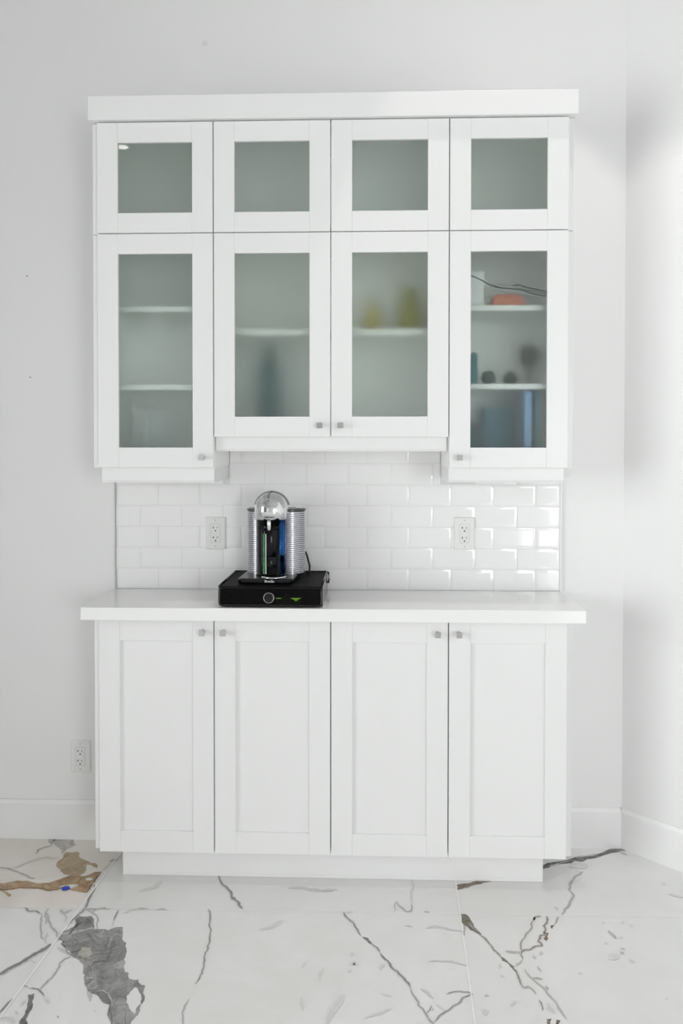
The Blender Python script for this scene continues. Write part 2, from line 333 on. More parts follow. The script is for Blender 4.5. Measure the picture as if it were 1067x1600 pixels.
VEINS = [
 ('m', 0.0074, 0.8, [(-1.0147,-0.0602),(-1.0375,-0.0755),(-1.0534,-0.0951),(-1.0512,-0.1232)]),
 ('m', 0.0066, 0.7, [(-1.1463,-0.2138),(-1.1052,-0.2237),(-1.0644,-0.2438),(-1.0225,-0.2677),(-0.9928,-0.2849),(-0.9856,-0.283)]),
 ('l', 0.0061, 0.6, [(-1.0917,-0.2232),(-1.0695,-0.2006),(-1.0489,-0.1733),(-1.025,-0.1526),(-1.0048,-0.1446),(-0.9775,-0.1546),(-0.9587,-0.143)]),
 ('d', 0.008, 0.7, [(-0.7745,-0.171),(-0.7676,-0.1564),(-0.747,-0.1557)]),
 ('d', 0.01, 0.8, [(-1.0266,-0.0362),(-1.0226,-0.0092)]),
 ('l', 0.005, 0.6, [(-0.7817,-0.2254),(-0.7725,-0.2122),(-0.766,-0.1901)]),
 ('d', 0.0073, 0.8, [(-0.7773,-0.3125),(-0.7659,-0.3634),(-0.7628,-0.4089),(-0.7599,-0.4529),(-0.7657,-0.483),(-0.7773,-0.5182),(-0.7824,-0.5475)]),
 ('br', 0.0064, 0.8, [(-1.0825,-0.3509),(-1.0461,-0.3544),(-1.0131,-0.3406),(-0.9537,-0.3417),(-0.9,-0.3509),(-0.8717,-0.3342),(-0.845,-0.3474)]),
 ('br', 0.005, 0.6, [(-0.9654,-0.3134),(-0.9453,-0.3143),(-0.9071,-0.333),(-0.8853,-0.3441)]),
 ('br', 0.0052, 0.6, [(-0.8367,-0.3345),(-0.8339,-0.2942),(-0.8245,-0.2708),(-0.8043,-0.2517),(-0.7828,-0.2357)]),
 ('br', 0.0055, 0.6, [(-0.9506,-0.1877),(-0.9432,-0.1588),(-0.9349,-0.1191)]),
 ('dk', 0.0053, 0.8, [(-0.7839,-0.3609),(-0.7835,-0.3248),(-0.7826,-0.276),(-0.7792,-0.2356)]),
 ('d', 0.0063, 0.8, [(-0.9478,-0.4553),(-0.9289,-0.473),(-0.9048,-0.4721),(-0.8824,-0.4856)]),
 ('m', 0.0041, 0.7, [(-0.8806,-0.4855),(-0.8671,-0.5229),(-0.8492,-0.5711),(-0.8332,-0.6059),(-0.8152,-0.6197)]),
 ('m', 0.0048, 0.7, [(-0.8718,-0.456),(-0.8695,-0.4851),(-0.8477,-0.5408)]),
 ('m', 0.0055, 0.7, [(-0.8683,-0.4786),(-0.835,-0.5342),(-0.8083,-0.5697),(-0.7898,-0.5986)]),
 ('m', 0.01, 0.6, [(-0.832,-0.4612),(-0.8117,-0.4799),(-0.7966,-0.4599)]),
 ('m', 0.003, 0.6, [(-0.8129,-0.4767),(-0.7921,-0.5265)]),
 ('l', 0.0041, 0.6, [(-0.8249,-0.5821),(-0.8203,-0.6112),(-0.8043,-0.6335)]),
 ('d', 0.0138, 0.85, [(-0.8862,-0.7789),(-0.8688,-0.7515),(-0.8536,-0.7329),(-0.8382,-0.714),(-0.827,-0.6923),(-0.8094,-0.6683),(-0.7956,-0.6332)]),
 ('d', 0.0075, 0.8, [(-0.8174,-0.9265),(-0.8069,-0.8953),(-0.8026,-0.8657)]),
 ('m', 0.0046, 0.7, [(-0.7953,-0.8136),(-0.7806,-0.8213)]),
 ('d', 0.0048, 0.8, [(-0.777,-0.8259),(-0.7574,-0.8267),(-0.7424,-0.8356),(-0.7242,-0.8551)]),
 ('m', 0.0049, 0.75, [(-0.7459,-0.831),(-0.739,-0.7922),(-0.7308,-0.7544),(-0.7347,-0.7184),(-0.7283,-0.6996),(-0.7154,-0.6885)]),
 ('l', 0.0064, 0.7, [(-0.7684,-0.6492),(-0.7394,-0.6659),(-0.718,-0.6815)]),
 ('l', 0.0049, 0.5, [(-0.822,-0.7082),(-0.8014,-0.7207)]),
 ('m', 0.005, 0.7, [(-0.7527,-0.4617),(-0.7326,-0.4707),(-0.7124,-0.4861),(-0.6948,-0.5294),(-0.6834,-0.5713)]),
 ('d', 0.0073, 0.8, [(-0.761,-0.4541),(-0.7162,-0.4526),(-0.6823,-0.4527)]),
 ('m', 0.0058, 0.7, [(-0.7315,-0.4739),(-0.7222,-0.4574),(-0.7121,-0.4538)]),
 ('d', 0.0046, 0.8, [(-0.6514,-0.4549),(-0.6506,-0.484),(-0.6473,-0.5153)]),
 ('l', 0.0027, 0.6, [(-0.6491,-0.5154),(-0.6422,-0.5429)]),
 ('l', 0.0082, 0.5, [(-0.8055,-0.939),(-0.7843,-0.9383),(-0.7655,-0.9462),(-0.7588,-0.9544)]),
 ('l', 0.0062, 0.5, [(-0.7746,-0.9119),(-0.7628,-0.9246)]),
 ('l', 0.0074, 0.5, [(-0.7657,-0.8713),(-0.7688,-0.8895)]),
 ('m', 0.0038, 0.7, [(-0.6625,-0.9255),(-0.6547,-0.9338)]),
 ('l', 0.0067, 0.4, [(-0.5745,-0.905),(-0.5692,-0.907)]),
 ('l', 0.0045, 0.4, [(-0.7211,-0.8605),(-0.6965,-0.8825)]),
 ('pw', 0.0055, 0.8, [(-0.7843,-0.5896),(-0.7605,-0.577),(-0.7271,-0.5699),(-0.7099,-0.5573),(-0.6903,-0.5512)]),
 ('pw', 0.0047, 0.7, [(-0.7544,-0.5738),(-0.7363,-0.5642),(-0.7149,-0.5635)]),
 ('pw', 0.0045, 0.8, [(-0.6398,-0.7814),(-0.6164,-0.7781)]),
 ('pw', 0.0042, 0.8, [(-0.6252,-0.8135),(-0.6154,-0.7904)]),
 ('pw', 0.0038, 0.7, [(-0.6088,-0.8192),(-0.5937,-0.8066)]),
 ('pw', 0.0029, 0.7, [(-0.5944,-0.8329),(-0.577,-0.8276),(-0.559,-0.8387),(-0.5461,-0.8591),(-0.5424,-0.8772)]),
 ('pw', 0.0033, 0.5, [(-0.6379,-0.6278),(-0.6239,-0.6386),(-0.6279,-0.5988),(-0.6229,-0.5811)]),
 ('dk', 0.0041, 0.7, [(-0.7224,-0.6697),(-0.7069,-0.6648),(-0.6966,-0.655)]),
 ('dk', 0.004, 0.6, [(-0.6741,-0.694),(-0.6471,-0.678),(-0.6149,-0.6715),(-0.6068,-0.6591),(-0.5825,-0.6428)]),
 ('dk', 0.0042, 0.7, [(-0.6411,-0.7204),(-0.6397,-0.7098),(-0.6272,-0.7068),(-0.6071,-0.7061),(-0.6081,-0.6712),(-0.61,-0.6493)]),
 ('dk', 0.0027, 0.7, [(-0.6535,-0.7234),(-0.6434,-0.736),(-0.6338,-0.7561)]),
 ('dk', 0.0049, 0.8, [(-0.7637,-0.6321),(-0.763,-0.6034),(-0.7576,-0.5798),(-0.75,-0.5466),(-0.7585,-0.5129)]),
 ('dk', 0.0038, 0.8, [(-0.7644,-0.6322),(-0.746,-0.6484),(-0.7201,-0.6805)]),
 ('dk', 0.0024, 0.8, [(-0.5492,-0.8592),(-0.5418,-0.8772),(-0.5372,-0.8993),(-0.5234,-0.925),(-0.5141,-0.9585)]),
 ('dk', 0.0024, 0.6, [(-0.4936,-0.9022),(-0.477,-0.9573)]),
 ('m', 0.004, 0.6, [(-0.615,-0.8289),(-0.6023,-0.8472),(-0.596,-0.87)]),
 ('m', 0.0031, 0.6, [(-0.6182,-0.829),(-0.6038,-0.8565)]),
 ('dk', 0.0041, 0.5, [(-0.7825,-0.6128),(-0.7639,-0.615)]),
 ('pale', 0.0033, 0.6, [(-0.5928,-0.7698),(-0.5848,-0.7844)]),
 ('dk', 0.0085, 0.3, [(-0.5788,-0.7415),(-0.5591,-0.7408)]),
 ('dk', 0.0074, 0.3, [(-0.601,-0.7751),(-0.5815,-0.7843)]),
 ('dk', 0.0037, 0.5, [(-0.7425,-0.5061),(-0.7258,-0.5118),(-0.7056,-0.5328)]),
 ('dk', 0.004, 0.5, [(-0.7385,-0.5278),(-0.7225,-0.521),(-0.7007,-0.5418)]),
 ('dk', 0.008, 0.35, [(-0.7098,-0.5782),(-0.6876,-0.6008),(-0.6498,-0.6395)]),
 ('dk', 0.007, 0.3, [(-0.7437,-0.6028),(-0.7179,-0.6249),(-0.7216,-0.6531)]),
 ('dk', 0.0058, 0.3, [(-0.655,-0.5704),(-0.6329,-0.6162),(-0.6271,-0.6554)]),
 ('dk', 0.0056, 0.3, [(-0.6284,-0.5635),(-0.6069,-0.5864)]),
 ('d', 0.0044, 0.8, [(-0.3755,-0.4408),(-0.3579,-0.496),(-0.3444,-0.5507),(-0.3395,-0.6288),(-0.339,-0.6701),(-0.3318,-0.7175),(-0.3305,-0.7482),(-0.3405,-0.7931)]),
 ('m', 0.0039, 0.75, [(-0.3431,-0.8533),(-0.3473,-0.8905),(-0.343,-0.923),(-0.3354,-0.9482)]),
 ('d', 0.0065, 0.7, [(-0.5951,-0.4494),(-0.5587,-0.4481)]),
 ('d', 0.0064, 0.7, [(-0.5339,-0.4502),(-0.5032,-0.4492)]),
 ('l', 0.0043, 0.6, [(-0.6305,-0.472),(-0.6154,-0.457),(-0.5926,-0.4483)]),
 ('d', 0.0091, 0.8, [(-0.3789,-0.238),(-0.3387,-0.3168),(-0.3132,-0.373),(-0.2881,-0.3998),(-0.2689,-0.4369)]),
 ('d', 0.0152, 0.8, [(-0.3169,-0.3694),(-0.2967,-0.391)]),
 ('l', 0.0076, 0.6, [(-0.1377,-0.3137),(-0.0958,-0.3084),(-0.0632,-0.3208),(-0.0208,-0.3251),(0.0208,-0.316)]),
 ('m', 0.0053, 0.6, [(-0.0686,-0.3191),(-0.0206,-0.329),(0.0106,-0.3241)]),
 ('l', 0.0096, 0.45, [(-0.6173,-0.3495),(-0.5805,-0.329),(-0.56,-0.2849)]),
 ('l', 0.0095, 0.4, [(-0.2019,-0.543),(-0.1565,-0.5169),(-0.1344,-0.4944)]),
 ('l', 0.0066, 0.35, [(-0.0516,-0.8363),(-0.0434,-0.8847)]),
 ('l', 0.0058, 0.35, [(-0.0093,-0.768),(0.0009,-0.7161)]),
 ('l', 0.0109, 0.4, [(0.0209,-0.9301),(0.0345,-0.8701),(0.0536,-0.8201)]),
 ('l', 0.009, 0.3, [(-0.0615,-0.7182),(-0.0503,-0.6897)]),
 ('m', 0.0058, 0.75, [(0.849,-0.1782),(0.8311,-0.1975),(0.8107,-0.2145),(0.7961,-0.2391),(0.7847,-0.2553),(0.7731,-0.2946),(0.7802,-0.3283),(0.7546,-0.3785),(0.7164,-0.4342)]),
 ('d', 0.0064, 0.7, [(0.8003,-0.235),(0.7823,-0.2652)]),
 ('d', 0.006, 0.8, [(0.0454,-0.4421),(0.0633,-0.4812),(0.0859,-0.5248),(0.1013,-0.5635)]),
 ('d', 0.0065, 0.8, [(0.1329,-0.6004),(0.1573,-0.6397)]),
 ('d', 0.0064, 0.85, [(0.1573,-0.643),(0.1769,-0.6778),(0.2034,-0.7236),(0.2217,-0.7559),(0.2356,-0.7875)]),
 ('m', 0.0047, 0.8, [(0.2356,-0.7875),(0.2465,-0.8294),(0.2672,-0.8824),(0.2827,-0.918),(0.2872,-0.9279)]),
 ('m', 0.0041, 0.6, [(0.0632,-0.4775),(0.081,-0.4919)]),
 ('m', 0.0048, 0.6, [(0.0558,-0.4472),(0.0757,-0.4426)]),
 ('d', 0.0045, 0.75, [(0.3286,-0.811),(0.3485,-0.8007),(0.3713,-0.7999),(0.3899,-0.8021),(0.3966,-0.8086)]),
 ('d', 0.0041, 0.8, [(0.3964,-0.8103),(0.3706,-0.8223),(0.3591,-0.8419),(0.3346,-0.8643),(0.3067,-0.8889),(0.2865,-0.9153)]),
 ('d', 0.0031, 0.8, [(0.2705,-0.8876),(0.2857,-0.8553)]),
 ('m', 0.0048, 0.5, [(0.2867,-0.8659),(0.289,-0.8738)]),
 ('l', 0.0047, 0.6, [(0.2622,-0.7895),(0.28,-0.8059),(0.2934,-0.8277)]),
 ('l', 0.0036, 0.4, [(0.2991,-0.8494),(0.3191,-0.8728)]),
 ('m', 0.0032, 0.7, [(0.2047,-0.4343),(0.2109,-0.3824)]),
 ('m', 0.0043, 0.7, [(0.211,-0.3784),(0.2234,-0.41),(0.2402,-0.4369),(0.2559,-0.4325),(0.2593,-0.3928)]),
 ('l', 0.0027, 0.6, [(0.2593,-0.3928),(0.2589,-0.3312),(0.2657,-0.2439)]),
 ('d', 0.0063, 0.7, [(0.2958,-0.4335),(0.3112,-0.436)]),
 ('l', 0.0051, 0.6, [(0.2963,-0.5212),(0.3188,-0.508),(0.3399,-0.5124),(0.3645,-0.5239),(0.4024,-0.5283)]),
 ('l', 0.0052, 0.5, [(0.2326,-0.5088),(0.2539,-0.5132)]),
 ('l', 0.0043, 0.6, [(0.2892,-0.6784),(0.3257,-0.674),(0.3653,-0.6776),(0.3959,-0.6892)]),
 ('l', 0.0099, 0.45, [(0.0707,-0.6972),(0.0866,-0.6904),(0.0887,-0.6997)]),
 ('l', 0.0074, 0.4, [(0.0755,-0.6425),(0.0739,-0.6621)]),
 ('l', 0.0059, 0.4, [(0.0696,-0.7312),(0.0732,-0.7189)]),
 ('l', 0.006, 0.5, [(0.1562,-0.7191),(0.1666,-0.6908)]),
 ('l', 0.0045, 0.5, [(0.1138,-0.9085),(0.1466,-0.8918),(0.1613,-0.8835),(0.1798,-0.8723)]),
 ('l', 0.011, 0.35, [(0.0367,-0.8851),(0.0447,-0.8527),(0.0549,-0.8249)]),
 ('l', 0.0049, 0.3, [(0.1587,-0.8129),(0.1849,-0.8232)]),
 ('ol', 0.0053, 0.85, [(0.4502,-0.5374),(0.4647,-0.565),(0.477,-0.5988),(0.4865,-0.6262),(0.4959,-0.6519)]),
 ('ol', 0.0051, 0.85, [(0.5268,-0.7043),(0.5297,-0.7419),(0.5339,-0.771)]),
 ('m', 0.005, 0.7, [(0.5316,-0.7697),(0.5358,-0.7782),(0.5494,-0.7729),(0.5571,-0.7822),(0.5644,-0.8008)]),
 ('d', 0.0038, 0.8, [(0.5664,-0.8239),(0.5698,-0.8419),(0.5664,-0.8652)]),
 ('ol', 0.0035, 0.7, [(0.4099,-0.4953),(0.4099,-0.5257),(0.4054,-0.5525)]),
 ('pw', 0.0029, 0.7, [(0.4251,-0.4887),(0.4375,-0.5187),(0.4518,-0.5361)]),
 ('b', 0.006, 0.8, [(0.6505,-0.4452),(0.6337,-0.449),(0.6255,-0.4662),(0.6299,-0.4535)]),
 ('b', 0.004, 0.7, [(0.6255,-0.4662),(0.6121,-0.4884),(0.6133,-0.5006),(0.593,-0.5313),(0.5699,-0.57),(0.5627,-0.5902),(0.5616,-0.6236),(0.5555,-0.6347),(0.5556,-0.6589)]),
 ('b', 0.0056, 0.85, [(0.5565,-0.6293),(0.5683,-0.6151),(0.5837,-0.6146),(0.6081,-0.5954),(0.6219,-0.5949),(0.6223,-0.5796),(0.6162,-0.5724),(0.629,-0.5448),(0.643,-0.5413),(0.6513,-0.5143),(0.648,-0.4963),(0.6635,-0.4743),(0.6689,-0.4446)]),
 ('b', 0.0036, 0.7, [(0.6836,-0.489),(0.6947,-0.4639),(0.7049,-0.4465)]),
 ('m', 0.0078, 0.7, [(0.5136,-0.6225),(0.5338,-0.6273),(0.5557,-0.6282)]),
 ('b', 0.0044, 0.5, [(0.5545,-0.6616),(0.5436,-0.6752),(0.5313,-0.6887)]),
 ('m', 0.0042, 0.65, [(0.5542,-0.6982),(0.5704,-0.7479),(0.5943,-0.7998),(0.6099,-0.8405),(0.6218,-0.8927)]),
 ('m', 0.0073, 0.5, [(0.5892,-0.6379),(0.5925,-0.655)]),
 ('m', 0.0071, 0.5, [(0.5912,-0.6856),(0.5961,-0.7095)]),
 ('b', 0.0055, 0.6, [(0.569,-0.7356),(0.5821,-0.7376),(0.594,-0.7422)]),
 ('b', 0.0064, 0.6, [(0.5963,-0.7689),(0.598,-0.7855)]),
 ('l', 0.0088, 0.5, [(0.5862,-0.8368),(0.5967,-0.872)]),
 ('m', 0.007, 0.4, [(0.6151,-0.619),(0.6082,-0.6356)]),
 ('m', 0.0073, 0.5, [(0.4274,-0.8158),(0.4388,-0.8121)]),
 ('l', 0.0142, 0.5, [(0.4131,-0.8739),(0.4262,-0.8735)]),
 ('l', 0.0046, 0.5, [(0.4888,-0.6797),(0.4869,-0.698)]),
 ('l', 0.0068, 0.5, [(0.4815,-0.7311),(0.4911,-0.7318)]),
 ('l', 0.0057, 0.4, [(0.5042,-0.8306),(0.4886,-0.8492)]),
 ('m', 0.0079, 0.7, [(0.836,-0.5142),(0.8416,-0.5311),(0.8471,-0.552)]),
 ('m', 0.0076, 0.5, [(0.8445,-0.5997),(0.8575,-0.6012)]),
 ('m', 0.0082, 0.6, [(0.839,-0.6151),(0.848,-0.6213)]),
 ('l', 0.0273, 0.3, [(0.8115,-0.6259),(0.8259,-0.6448)]),
 ('l', 0.0086, 0.4, [(0.6947,-0.7117),(0.7073,-0.7185)]),
 ('l', 0.0105, 0.4, [(0.8263,-0.4738),(0.8355,-0.4794)]),
 ('l', 0.0107, 0.4, [(0.8881,-0.4687),(0.8958,-0.4714)]),
 ('l', 0.0106, 0.4, [(0.909,-0.4842),(0.9164,-0.4876)]),
 ('l', 0.008, 0.4, [(0.8056,-0.5761),(0.816,-0.5757)]),
 ('l', 0.0075, 0.4, [(0.8532,-0.647),(0.8641,-0.6625)]),
 ('l', 0.0067, 0.4, [(0.8561,-0.5454),(0.8677,-0.5485)]),
 ('l', 0.0099, 0.45, [(1.0895,-0.3053),(1.1263,-0.3248)]),
 ('l', 0.0102, 0.4, [(1.0896,-0.2406),(1.0997,-0.2517)]),
 ('m', 0.0061, 0.5, [(0.7069,-0.392),(0.7114,-0.4115)]),
 ('m', 0.0106, 0.6, [(0.8978,-0.0713),(0.9267,-0.0572)]),
 ('m', 0.0072, 0.5, [(0.9554,-0.0359),(0.9765,-0.0504)]),
 ('m', 0.0076, 0.6, [(1.0152,-0.0389),(1.0352,-0.0636)]),
 ('l', 0.0306, 0.3, [(0.8121,-0.1447),(0.8739,-0.133)]),
 ('l', 0.0065, 0.4, [(0.8947,-0.8089),(0.903,-0.8113)]),
 ('dk', 0.0052, 0.6, [(0.7219,-0.143),(0.7634,-0.1223),(0.8341,-0.0954),(0.9011,-0.0682),(1.0037,-0.027)]),
 ('pale', 0.005, 0.6, [(0.7322,-0.1522),(0.7882,-0.1215),(0.8434,-0.098)]),
]

def fractal(pts, closed, amp, levels, rnd):
    pts = [Vector(p) for p in pts]
    for _ in range(levels):
        out = []; n = len(pts)
        for i in range(n if closed else n-1):
            a, b = pts[i], pts[(i+1) % n]; e = b-a
            m = (a+b)/2+Vector((-e.y, e.x))*rnd.uniform(-amp, amp)
            out += [a, m]
        if not closed: out.append(pts[-1])
        pts = out
    return pts
rnd = random.Random(3)
me = bpy.data.meshes.new('floor'); bm = bmesh.new()
vc = bm.loops.layers.float_color.new('vein')
def face(vs, mi, cols=None):
    f = bm.faces.new(vs); f.material_index = mi
    for i, l in enumerate(f.loops): l[vc] = cols[i] if cols else (0, 0, 0, 0)
    f.normal_update()
    if f.normal.z < 0: f.normal_flip()
    return f
x0, x1, y0, y1 = XL-T, XW+T, YB-T, T
top = [bm.verts.new(p) for p in ((x0,y0,0),(x1,y0,0),(x1,y1,0),(x0,y1,0))]
bot = [bm.verts.new((p.co.x, p.co.y, -.05)) for p in top]
face(top, 0)
for i in range(4): face([top[i], bot[i], bot[(i+1) % 4], top[(i+1) % 4]], 0)
f = bm.faces.new(bot[::-1]);  f.material_index = 0
PATCH = []
def inside(p, poly):
    c = False; n = len(poly)
    for i in range(n):
        a, b = poly[i], poly[i-1]
        if (a.y > p.y) != (b.y > p.y) and p.x < (b.x-a.x)*(p.y-a.y)/(b.y-a.y)+a.x: c = not c
    return c
POLYS.insert(0, ('warm', -1, [(-1.98, -.4635), (-.7745, -.4524), (-.741, .115), (-1.947, .115)]))   # one slab has a warmer ground
for m, lev, pts in POLYS:
    q = fractal(pts, True, .13, 2, rnd) if lev >= 0 else [Vector(p) for p in pts]; PATCH.append((lev, FM.index(m), q))
    z = .00045+.0003*lev
    fc = face([bm.verts.new((p.x, p.y, z)) for p in q], FM.index(m))
    bmesh.ops.triangulate(bm, faces=[fc])
PATCH.sort(key=lambda e: e[0])
k = 0
for c, w, a, pts in VEINS:
    q = fractal(pts, False, .10, 2, rnd); k += 1
    z = .0009+.000002*k; n = len(q); rows = []
    for i, p in enumerate(q):
        t = (q[min(i+1, n-1)]-q[max(i-1, 0)]); t.normalize(); nn = Vector((-t.y, t.x))
        hw = w*.62*(.75+.5*rnd.random())
        if c in ('l',): hw *= 1.3
        e = min(i, n-1-i); tap = min(1, .35+e*.3)
        rows.append([bm.verts.new((p.x+nn.x*hw*tap*s, p.y+nn.y*hw*tap*s, z)) for s in (-1.15, -.45, .45, 1.15)])
    col = VC[c][:3]
    for i in range(n-1):
        mi = 0; ctr = (q[i]+q[i+1])/2
        for lev, pm, poly in PATCH:
            if inside(ctr, poly): mi = pm
        for j in range(3):
            al = [(0, a, a, 0)[j], (0, a, a, 0)[j+1]]
            vs = [rows[i][j], rows[i][j+1], rows[i+1][j+1], rows[i+1][j]]
            try: face(vs, mi, [col+(al[0],), col+(al[1],), col+(al[1],), col+(al[0],)])
            except ValueError: pass
# joints between the slabs
def joint(a, b, w):
    a, b = Vector(a), Vector(b); t = (b-a).normalized(); nn = Vector((-t.y, t.x))*w/2
    face([bm.verts.new((p.x, p.y, .0016)) for p in (a-nn, a+nn, b+nn, b-nn)], FM.index('grout'))
sl = (-.8037+.7672)/(-.9362+.3248)
def jx(xa, ya, y): return (xa+sl*(y-ya), y)
for xa, ya in ((-1.98, -.3), (-.7672, -.3248), (1.62, -.26)): joint(jx(xa, ya, T), jx(xa, ya, YB), .0040)
slr = (.3889-.4115)/(-.9179+.2568)
joint((.4115+slr*(.2568+T), T), (.4115+slr*(YB+.2568), YB), .0026)
for y in (.14, -.4455, -1.04, -1.635, -2.23, -2.825, -3.42, -4.015, -4.61, -5.2, -5.8, -6.4, -7.0):
    joint((XL, y-.0091*(-XL)), (XW, y+.0091*XW), .0016)
bm.normal_update(); bm.to_mesh(me); bm.free()
for n_ in FM: me.materials.append(FMAT[n_])
fl = struct(link(bpy.data.objects.new('floor', me)))

# baseboards
def bb_prof(y0, y1, z):   # y0 front, y1 wall
    return [(y1, 0), (y0, 0), (y0, z-.012), (y0+.006, z), (y1, z)]
mb = MB(); mb.prism(bb_prof(-.015, 0, .1426), 'x', XL, -.781); struct(build('baseboard_left', mb, M['trimpaint']))
mb = MB(); mb.prism(bb_prof(-.015, 0, .1426), 'x', .781, XR-.006); struct(build('baseboard_right', mb, M['trimpaint']))
mb = MB(); t_ = .015*.7071
def bring(k, z): return [(XR-.414*k, -k, z), (XR+.001, 0, z), (XW, -ANG+.001, z), (XW-k, -ANG-.414*k, z)]
mb.loft([bring(.015, 0), bring(.015, .1306), bring(.009, .1426)], smooth=False)
struct(build('baseboard_angled', mb, M['trimpaint']))
mb = MB(); mb.box(XW-.015, XW, YB, -ANG-.01, 0, .1426); struct(build('baseboard_side', mb, M['trimpaint']))

# ------------------------------------------------------------------ cabinets
W = .381; G = .0016       # door pitch, half the gap between doors
YU, YL = -.3013, -.3053   # front face of upper / lower doors
DT = .019                 # door thickness
EP = .0185                # end panel thickness
def knob(parent, x, z, yf):
    mb = MB(); s = .0092
    mb.lathe(0, 0, [(.0075, 0), (.0055, .004), (.005, .012), (.0065, .017)], 16)
    mb.v = [Vector((x+v.x, yf-v.z, z+v.y)) for v in mb.v]
    q = [(-s, -s), (s, -s), (s, s), (-s, s)]
    def ring(k, dy): return [(x+a*k, yf-dy, z+b*k) for a, b in q]
    mb.loft([ring(.75, .0155), ring(1, .018), ring(1, .0245), ring(.94, .0253), ring(.05, .0253)], smooth=False)
    return build('knob', mb, M['knob'], parent)
def door(parent, x0, x1, z0, z1, yf, fw, pane=None, kn=None, rail=None):
    """shaker door: stiles run full height, rails between them; recessed glass or panel"""
    a, b = x0+G, x1-G; rail = rail or fw
    mb = MB(); yb = yf+DT
    mb.box(a, a+fw, yf, yb, z0, z1); mb.box(b-fw, b, yf, yb, z0, z1)
    mb.box(a+fw, b-fw, yf+.0004, yb, z1-rail, z1); mb.box(a+fw, b-fw, yf+.0004, yb, z0, z0+rail)
    dr = build('door', mb, M['cab'], parent, bevel=.0012, seg=2)
    m2 = MB()
    if pane:
        m2.box(a+fw-.004, b-fw+.004, yf+.009, yf+.013, z0+rail-.004, z1-rail+.004)
        build('pane', m2, pane, dr)
    else:
        m2.box(a+fw-.003, b-fw+.003, yf+.0095, yf+.0165, z0+rail-.003, z1-rail+.003)
        build('panel', m2, M['cab'], dr)
    if kn: knob(dr, kn[0], kn[1], yf)
    return dr
def carcass(parent, x0, x1, z0, z1, yf, openings=1):
    """box behind the doors: sides, top, bottom and back"""
    t = .018; y1 = -.002; mb = MB()
    yb = yf+DT+.001
    mb.box(x0+.0005, x0+t, yb, y1, z0, z1); mb.box(x1-t, x1-.0005, yb, y1, z0, z1)
    mb.box(x0+t, x1-t, yb, y1, z1-t, z1); mb.box(x0+t, x1-t, yb, y1, z0, z0+t)
    mb.box(x0+t, x1-t, y1-.012, y1, z0+t, z1-t)
    return build('carcass', mb, M['cabin'], parent)
def end_panel(parent, side, z0, z1, yf, ext=2*W):
    mb = MB(); xa = side*ext; xb = side*(ext+EP)
    mb.box(min(xa, xb), max(xa, xb), yf+.017, -.001, z0, z1)
    build('end_panel', mb, M['cab'], parent, bevel=.001)
def shelf(parent, x0, x1, z0, z1, yfront=-.245):
    mb = MB(); mb.box(x0+.0185, x1-.0185, yfront, -.0145, z0, z1)
    build('shelf', mb, M['shelf'], parent, bevel=.001)
def light_rail(parent, x0, x1, z0, z1, lret, rret, yf):
    # small moulding under the cabinet: a front strip with a chamfered lower edge and short side returns
    mb = MB(); d = .016
    mb.prism([(yf, z1), (yf, z0+.008), (yf+.005, z0), (yf+d, z0), (yf+d, z1)], 'x', x0, x1)
    if lret: mb.box(x0, x0+d, yf+d, -.012, z0+.001, z1)
    if rret: mb.box(x1-d, x1, yf+d, -.012, z0+.001, z1)
    build('light_rail', mb, M['cab'], parent, bevel=.001)

ZT, ZM, ZB, ZC = 2.4905, 2.1312, 1.3690, 1.4688
FR = .0672
GU = 'wall cabinets above the countertop'
# top row
t = thing('wall_cabinet', (-1.5*W, -.15, ZM), 'white wall cabinet with one short frosted door, leftmost of the top row under the crown', 'cabinet', GU)
carcass(t, -2*W, -W, ZM, ZT, YU); end_panel(t, -1, ZM+.001, ZT+.001, YU); door(t, -2*W, -W, ZM+G, ZT-G, YU, FR, M['frost'], rail=.0645)
t = thing('wall_cabinet', (0, -.15, ZM), 'white wall cabinet with two short frosted doors side by side, middle of the top row', 'cabinet', GU)
carcass(t, -W, W, ZM, ZT, YU); door(t, -W, 0, ZM+G, ZT-G, YU, FR, M['frost'], rail=.0645); door(t, 0, W, ZM+G, ZT-G, YU, FR, M['frost'], rail=.0645)
t = thing('wall_cabinet', (1.5*W, -.15, ZM), 'white wall cabinet with one short frosted door, rightmost of the top row under the crown', 'cabinet', GU)
carcass(t, W, 2*W, ZM, ZT, YU); end_panel(t, 1, ZM+.001, ZT+.001, YU); door(t, W, 2*W, ZM+G, ZT-G, YU, FR, M['frost'], rail=.0645)
# lower row
t = thing('wall_cabinet', (-1.5*W, -.15, ZB), 'tall white wall cabinet at the left end, two shelves showing through its frosted door', 'cabinet', GU)
carcass(t, -2*W, -W, ZB, ZM, YU); end_panel(t, -1, ZB-.001, ZM-.001, YU); door(t, -2*W, -W, ZB+G, ZM-G, YU, FR, M['frost_clear'], (-.4165, 1.4035), rail=.0647)
shelf(t, -2*W, -W, 1.8855, 1.9035); shelf(t, -2*W, -W, 1.6265, 1.6445)
light_rail(t, -.756, -W-.003, 1.3205, ZB, True, True, YU+.0215)
t = thing('wall_cabinet', (0, -.15, ZC), 'shorter double-door white wall cabinet with paired square knobs, above the coffee machine', 'cabinet', GU)
carcass(t, -W, W, ZC, ZM, YU)
door(t, -W, 0, ZC+G, ZM-G, YU, FR, M['frost'], (-.0355, 1.5070), rail=.0652); door(t, 0, W, ZC+G, ZM-G, YU, FR, M['frost'], (.0320, 1.5070), rail=.0652)
shelf(t, -W, W, 1.8065, 1.8255)
light_rail(t, -W+.003, W-.006, 1.4228, ZC, False, False, YU+.0215)
t = thing('wall_cabinet', (1.5*W, -.15, ZB), 'tall white wall cabinet with an orange bundle and dark balls behind its glass, right end', 'cabinet', GU)
